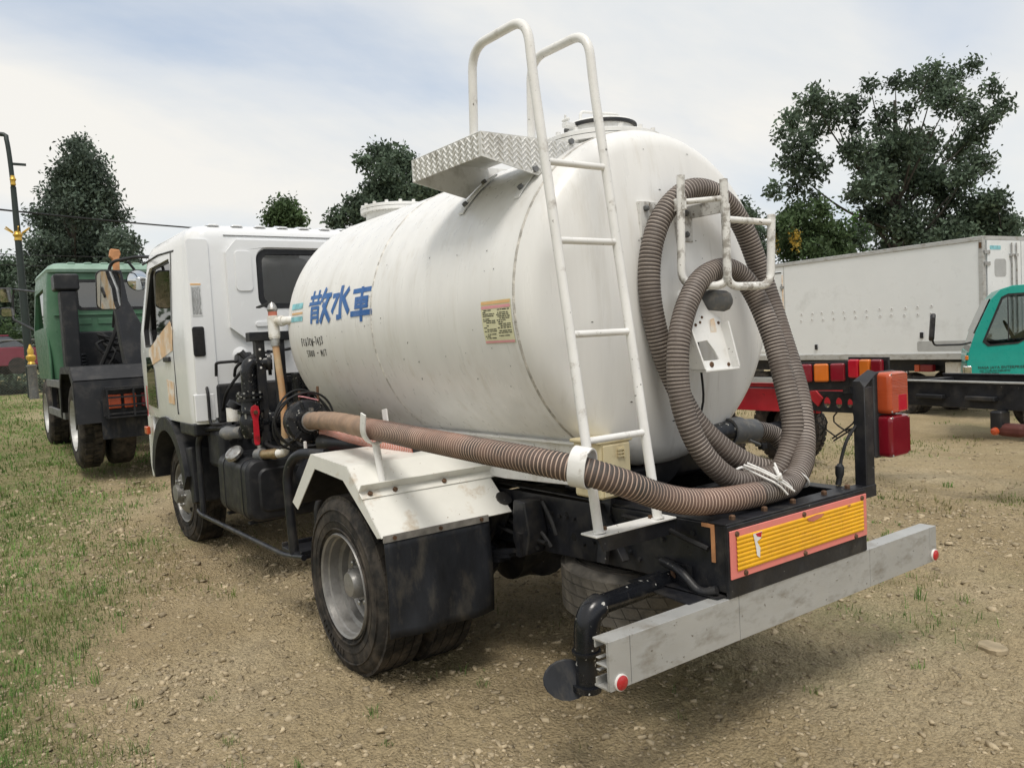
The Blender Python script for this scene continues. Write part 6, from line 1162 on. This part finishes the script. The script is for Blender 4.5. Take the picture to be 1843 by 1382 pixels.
tree('tall narrow tree behind the top of the tank', 'MIDTALL', 26.6, -14.8, 'leaf_dark', .14, .17, 80, 7)
tree('low spreading tree beside the front manhole', 'MIDLOW', 23.5, -12.6, 'leaf_dark', .12, .15, 80, 8)
tree('dense bushy tree at the far left edge behind the fence', 'FARL', 35.5, 1.2, 'leaf_dark', .2, .18, 70, 9)
bl = Vector(bu.location)
for (x, y, z) in ((13.55, -18.55, 4.05), (13.05, -18.95, 4.15)):
    sp_ = [(x, y, z-.3+i*.09, .13) for i in range(6)]; leaves('flower_spike', sp_, 'flower', bu, .10, 3.5, .5, int(x*10), 4)['kind'] = 'stuff'
vt = bpy.data.objects['tree']; vc = [(13.0+.05*i, -22.4-.02*i, 2.2+.33*i, .32) for i in range(9)]
leaves('climbing_vine', vc, 'vine', vt, .15, 14, .6, 77)
def hedge(label, pts, m, size, seed, name='hedge', dens=9):
    t = tag(empty(name, pts[0][:3]), label, 'hedge'); leaves('foliage', pts, m, t, size, dens, .55, seed); return t
hedge('dark clipped hedge at the left behind the chain-link fence', [(28.4+.02*i, 2.6-.5*i, .85, .42) for i in range(11)]+[(28.6, 2.3-.5*i, .65, .4) for i in range(11)], 'leaf_dark', .12, 31, dens=24)
hedge('taller hedge running behind the maroon car', [(36.5, 4-.9*i, 2.6, 1.0) for i in range(9)]+[(36.8, 3.6-.9*i, 1.7, 1.0) for i in range(9)], 'leaf_mid', .16, 32, dens=24)
# long belt of trees far behind, one mass
far = []
g = random.Random(50)
for k in range(120):
    a = R(-150+k*2.2)+R(70); d = 62+g.uniform(-6, 6); x, y = CAM.x+d*math.cos(a), CAM.y+d*math.sin(a); z = float(terr(np.array([x]), np.array([y]))[0]); far.append((x, y, z+1.4+g.uniform(0, .8), 2.2+g.uniform(0, .5)))
fe = empty('distant_treeline', (0, 0, 0)); fo = leaves('distant_treeline', far, 'leaf_dark', fe, .45, 20, .6, 51); fo.parent = None; tag(fo, 'far belt of low dark trees closing off the lot', 'tree line', kind='stuff'); bpy.data.objects.remove(fe)

# ------------------------------------------------------------------ fence, pole, cables, car, marker
FN = tag(empty('chain_link_fence', (27.4, .4, .45), R(-90)), 'grey chain-link fence with thin posts at the far left', 'fence')
b = MB(); H_, sp0 = 1.85, .085
for k in range(int(9/sp0)):
    for sg in (1, -1):
        x0 = k*sp0-4.0; x1 = x0+sg*H_; b.bar((x0, .0 if sg > 0 else .006, 0), (x1, .0 if sg > 0 else .006, H_), .005, .005)
tag(b.build('wire_mesh', 'wire', FN), kind='stuff')
for x in (-3.6, -1.2, 1.2, 3.6): one('fence_post', 'wire', FN, 'tube', [(x, .03, -.4), (x, .03, 1.95)], .03, 10)
for z in (.03, 1.84): one('fence_rail', 'wire', FN, 'tube', [(-4.5, .02, z), (5, .02, z)], .018, 8)
LP = tag(empty('lamp_post', (23.87, .36, .55)), 'tall black lamp post with gold collars behind the green truck', 'lamp post')
b = MB().tube([(0, 0, -.3), (0, 0, 2.4), (.06, .0, 4.4), (.14, .0, 5.8)], [.11, .10, .085, .07], 14); b.build('post', 'pole', LP, smooth=60)
one('post_arm', 'pole', LP, 'tube', spline([(.14, 0, 5.8), (.18, .02, 6.6), (.26, .05, 7.1), (.36, .10, 7.25), (.40, .6, 7.22), (.40, 1.2, 7.1)], .1), .06, 12, smooth=60); one('arm_peg', 'pole', LP, 'bb', (.14, -.35, 6.4), (.2, .0, 6.46))
for z, s_ in ((4.45, .85), (5.95, .55)): b = MB().lathe([(.09*s_, -.12), (.12*s_, -.10), (.10*s_, -.02), (.15*s_, .04), (.10*s_, .09), (.09*s_, .14)], (.06 if z > 3 else 0, 0, z), (0, 0, 1), 16); b.build('gold_collar', 'gold', LP, smooth=40)
b = MB()
for k in range(6): a = 2*PI*k/6; b.bar((.06+.12*math.cos(a), .12*math.sin(a), 4.55), (.06+.32*math.cos(a), .32*math.sin(a), 4.68), .03, .03)
b.build('collar_petals', 'gold', LP)
BO = tag(empty('bollard', (23.3, .36, .53)), 'short gold ringed bollard beside the fence', 'bollard')
one('gold_cap', 'gold', BO, 'lathe', [(.07, .95), (.10, 1.0), (.07, 1.06), (.12, 1.14), (.12, 1.20), (.07, 1.25), (.08, 1.36), (.045, 1.44), (.02, 1.52)], (0, 0, 0), (0, 0, 1), 18, smooth=40); one('post', 'grey', BO, 'lathe', [(.12, -.2), (.11, .9), (.14, .95), (.08, .98)], (0, 0, 0), (0, 0, 1), 18, smooth=40)
def cable(label, a, c, sag, r):
    a, c = Vector(a), Vector(c); o = Vector(((a+c)/2).to_tuple()); n = 24; pts = [a.lerp(c, t)-Vector((0, 0, sag*4*t*(1-t)))-o for t in np.linspace(0, 1, n)]
    e = MB().tube(pts, r, 6).build('overhead_cable', 'cable', None, smooth=60, loc=o); tag(e, label, 'cable')
cable('thick black overhead cable crossing in front of the conical tree', (22.0, 12.5, 6.75), (34.5, -15.5, 6.9), .55, .028)
cable('thin upper overhead wire low at the left edge', (26.6, 6.0, 5.15), (28.6, -3.2, 5.02), .1, .012)
cable('thin lower overhead wire low at the left edge', (26.6, 6.0, 4.85), (28.9, -3.2, 4.72), .12, .012)
MC = tag(empty('parked_car', (33.2, 1.4, 1.18), R(100)), 'maroon car behind the fence at the left edge', 'car')
lpz = [(-2.1, .35, .62), (-2.0, .35, .98), (-1.2, .35, 1.08), (-.55, .35, 1.12), (.9, .35, 1.10), (1.75, .35, .92), (2.1, .35, .70)]
one('body', 'maroon', MC, 'prism', [(-2.1, .32), (-2.12, .80), (-1.95, .96), (-1.2, 1.0), (1.0, .98), (1.85, .84), (2.1, .62), (2.1, .32)], -.86, .86, bevel=.08); one('cabin', 'glass_dark', MC, 'loft', [[(-1.75, -.80, .97), (1.15, -.80, .97), (1.15, .80, .97), (-1.75, .80, .97)], [(-1.15, -.64, 1.42), (.35, -.64, 1.42), (.35, .64, 1.42), (-1.15, .64, 1.42)]], bevel=.05); one('roof', 'maroon', MC, 'bb', (-1.15, -.63, 1.40), (.35, .63, 1.455), bevel=.02)
for x in (-1.3, 1.3):
    for s_ in (1, -1): one('wheel', 'rubber', MC, 'lathe', [(.2, .0), (.31, .0), (.31, -.18), (.2, -.18)], (x, .87*s_, .31), (0, s_, 0), 24)

# ------------------------------------------------------------------ stones and grass
def scatter(n, rmin, rmax, seed, half=72, pw=1.0):
    g = np.random.default_rng(seed); a = np.radians(g.uniform(-half, half, n))+math.atan2(-.5840, .8117); r = rmin*(rmax/rmin)**(g.random(n)**pw); return CAM.x+r*np.cos(a), CAM.y+r*np.sin(a), r, g
def stones():
    v = np.array([(-1, -1, -1), (1, -1, -1), (1, 1, -1), (-1, 1, -1), (-.8, -.8, 1), (.8, -.8, 1), (.8, .8, 1), (-.8, .8, 1)])*.8; f = np.array([(0, 2, 1), (0, 3, 2), (4, 5, 6), (4, 6, 7), (0, 1, 5), (0, 5, 4), (1, 2, 6), (1, 6, 5), (2, 3, 7), (2, 7, 6), (3, 0, 4), (3, 4, 7)])
    x, y, r, g = scatter(210000, 1.0, 13, 5, 54)
    gr = vnoise(x, y, .8, 21)*.6+vnoise(x, y, 2.4, 22)*.4; dx = x-CAM.x; dy = y-CAM.y; s = -dx*.5867-dy*.8098; rel = s/np.maximum(r, .1)
    pr = np.clip((gr-.44)*2.6+np.clip(-rel, -.35, .3)*1.0, .16, .85); keep = g.random(len(x)) < pr; x, y, r = x[keep], y[keep], r[keep]; n = len(x)
    s = np.exp(g.normal(math.log(.0047), .60, n)); s = np.clip(s, .0025, .017)*np.clip(.75+r*.09, .75, 1.7); sc = np.stack([s*g.uniform(.8, 1.5, n), s*g.uniform(.7, 1.1, n), s*g.uniform(.28, .62, n)], 1)
    an = g.uniform(0, 2*PI, n); ca, sa = np.cos(an), np.sin(an); P = (v[None]+g.uniform(-.42, .42, (n, len(v), 3)))*sc[:, None]; tx = g.normal(0, .22, n)[:, None]
    X = P[..., 0]*ca[:, None]-P[..., 1]*sa[:, None]; Y = P[..., 0]*sa[:, None]+P[..., 1]*ca[:, None]; Z = P[..., 2]+X*tx
    z = gz(x, y); V = np.stack([X+x[:, None], Y+y[:, None], Z+z[:, None]+sc[:, 2:3]*.25], -1); F = (f[None]+(np.arange(n)*len(v))[:, None, None]).reshape(-1, 3)
    print('gravel', len(F)); o = big('gravel', V, F, 'stone', nper=3); tag(o, 'loose pale gravel scattered over the lot', 'gravel', kind='stuff')
stones()
def grass(name, m, n, rmin, rmax, seed, dens, hmin, hmax, blades, lab, spread=.03, half=62):
    x, y, r, g = scatter(n, rmin, rmax, seed, half); k = g.random(n) < dens(x, y, r); x, y, r = x[k], y[k], r[k]; n = len(x); hs = g.uniform(hmin, hmax, n)*(.5+g.random(n))
    print(name, n*blades*3); B = np.repeat(np.arange(n), blades); bx = x[B]+g.normal(0, spread, len(B))*(.5+.12*r[B]); by = y[B]+g.normal(0, spread, len(B))*(.5+.12*r[B]); h = hs[B]*(.4+.8*g.random(len(B))); a = g.uniform(0, 2*PI, len(B)); ln = h*g.uniform(.15, .95, len(B)); wd = (.0009+.0012*g.random(len(B)))*np.clip(r[B]*.26, .8, 5)
    bz = gz(bx, by)-.004; dx, dy = np.cos(a), np.sin(a); px, py = -dy*wd, dx*wd
    V = np.stack([np.stack([bx-px, by-py, bz], -1), np.stack([bx+px, by+py, bz], -1), np.stack([bx+dx*ln*.35+px*.8, by+dy*ln*.35+py*.8, bz+h*.6], -1), np.stack([bx+dx*ln*.35-px*.8, by+dy*ln*.35-py*.8, bz+h*.6], -1), np.stack([bx+dx*ln, by+dy*ln, bz+h*(1-.3*ln/h)], -1)], 1)
    i = np.arange(len(B))[:, None]*5; F = np.concatenate([i+np.array([[0, 1, 2]]), i+np.array([[0, 2, 3]]), i+np.array([[3, 2, 4]])]); o = big(name, V, F, m, nper=3); tag(o, lab, 'grass', kind='stuff')
def relx(x, y): dx = x-CAM.x; dy = y-CAM.y; return (-dx*.5867-dy*.8098)/np.maximum(dx*.8117-dy*.5840, .2)
def tr(x, y):       # bare under the truck
    return np.where((x > -.3) & (x < 6.3) & (np.abs(y) < 1.15), .12, 1)
grass('green_grass', 'grass', 190000, 1.1, 28, 61, lambda x, y, r: np.clip(greenness(x, y)*1.35-.06, 0, 1)*tr(x, y)*np.where(relx(x, y) < .1, .75, .12), .02, .07, 5, 'green grass growing thick along the left side of the lot')
grass('dry_grass', 'drygrass', 75000, 2.0, 36, 62, lambda x, y, r: np.clip((vnoise(x, y, .7, 31)*.6+vnoise(x, y, 3, 32)*.4-.50)*3, 0, 1)*tr(x, y)*np.where(r > 4, 1.0, .14), .02, .06, 4, 'sparse dry grass over the open dirt')
grass('weed_tufts', 'grass', 900, 1.4, 14, 63, lambda x, y, r: np.full(len(x), .30)*tr(x, y), .03, .075, 22, 'scattered small green weed tufts in the dirt', .018)
b = MB(); g = random.Random(3); n = 14; lo_ = [(.085*math.cos(2*PI*k/n)*g.uniform(.8, 1.15), .055*math.sin(2*PI*k/n)*g.uniform(.8, 1.15)) for k in range(n)]
b.loft([[(x, y, -.01) for x, y in lo_], [(x*1.02, y*1.02, .008) for x, y in lo_], [(x*.9, y*.88, .017) for x, y in lo_]]); fs = b.build('flat_stone', 'stone', None, bevel=.002, loc=(-.134, -1.186, G(-.134, -1.186)+.004)); fs.rotation_euler = (0, R(6), R(-40)); tag(fs, 'flat pale stone lying alone in the dirt to the right of the bumper', 'stone')
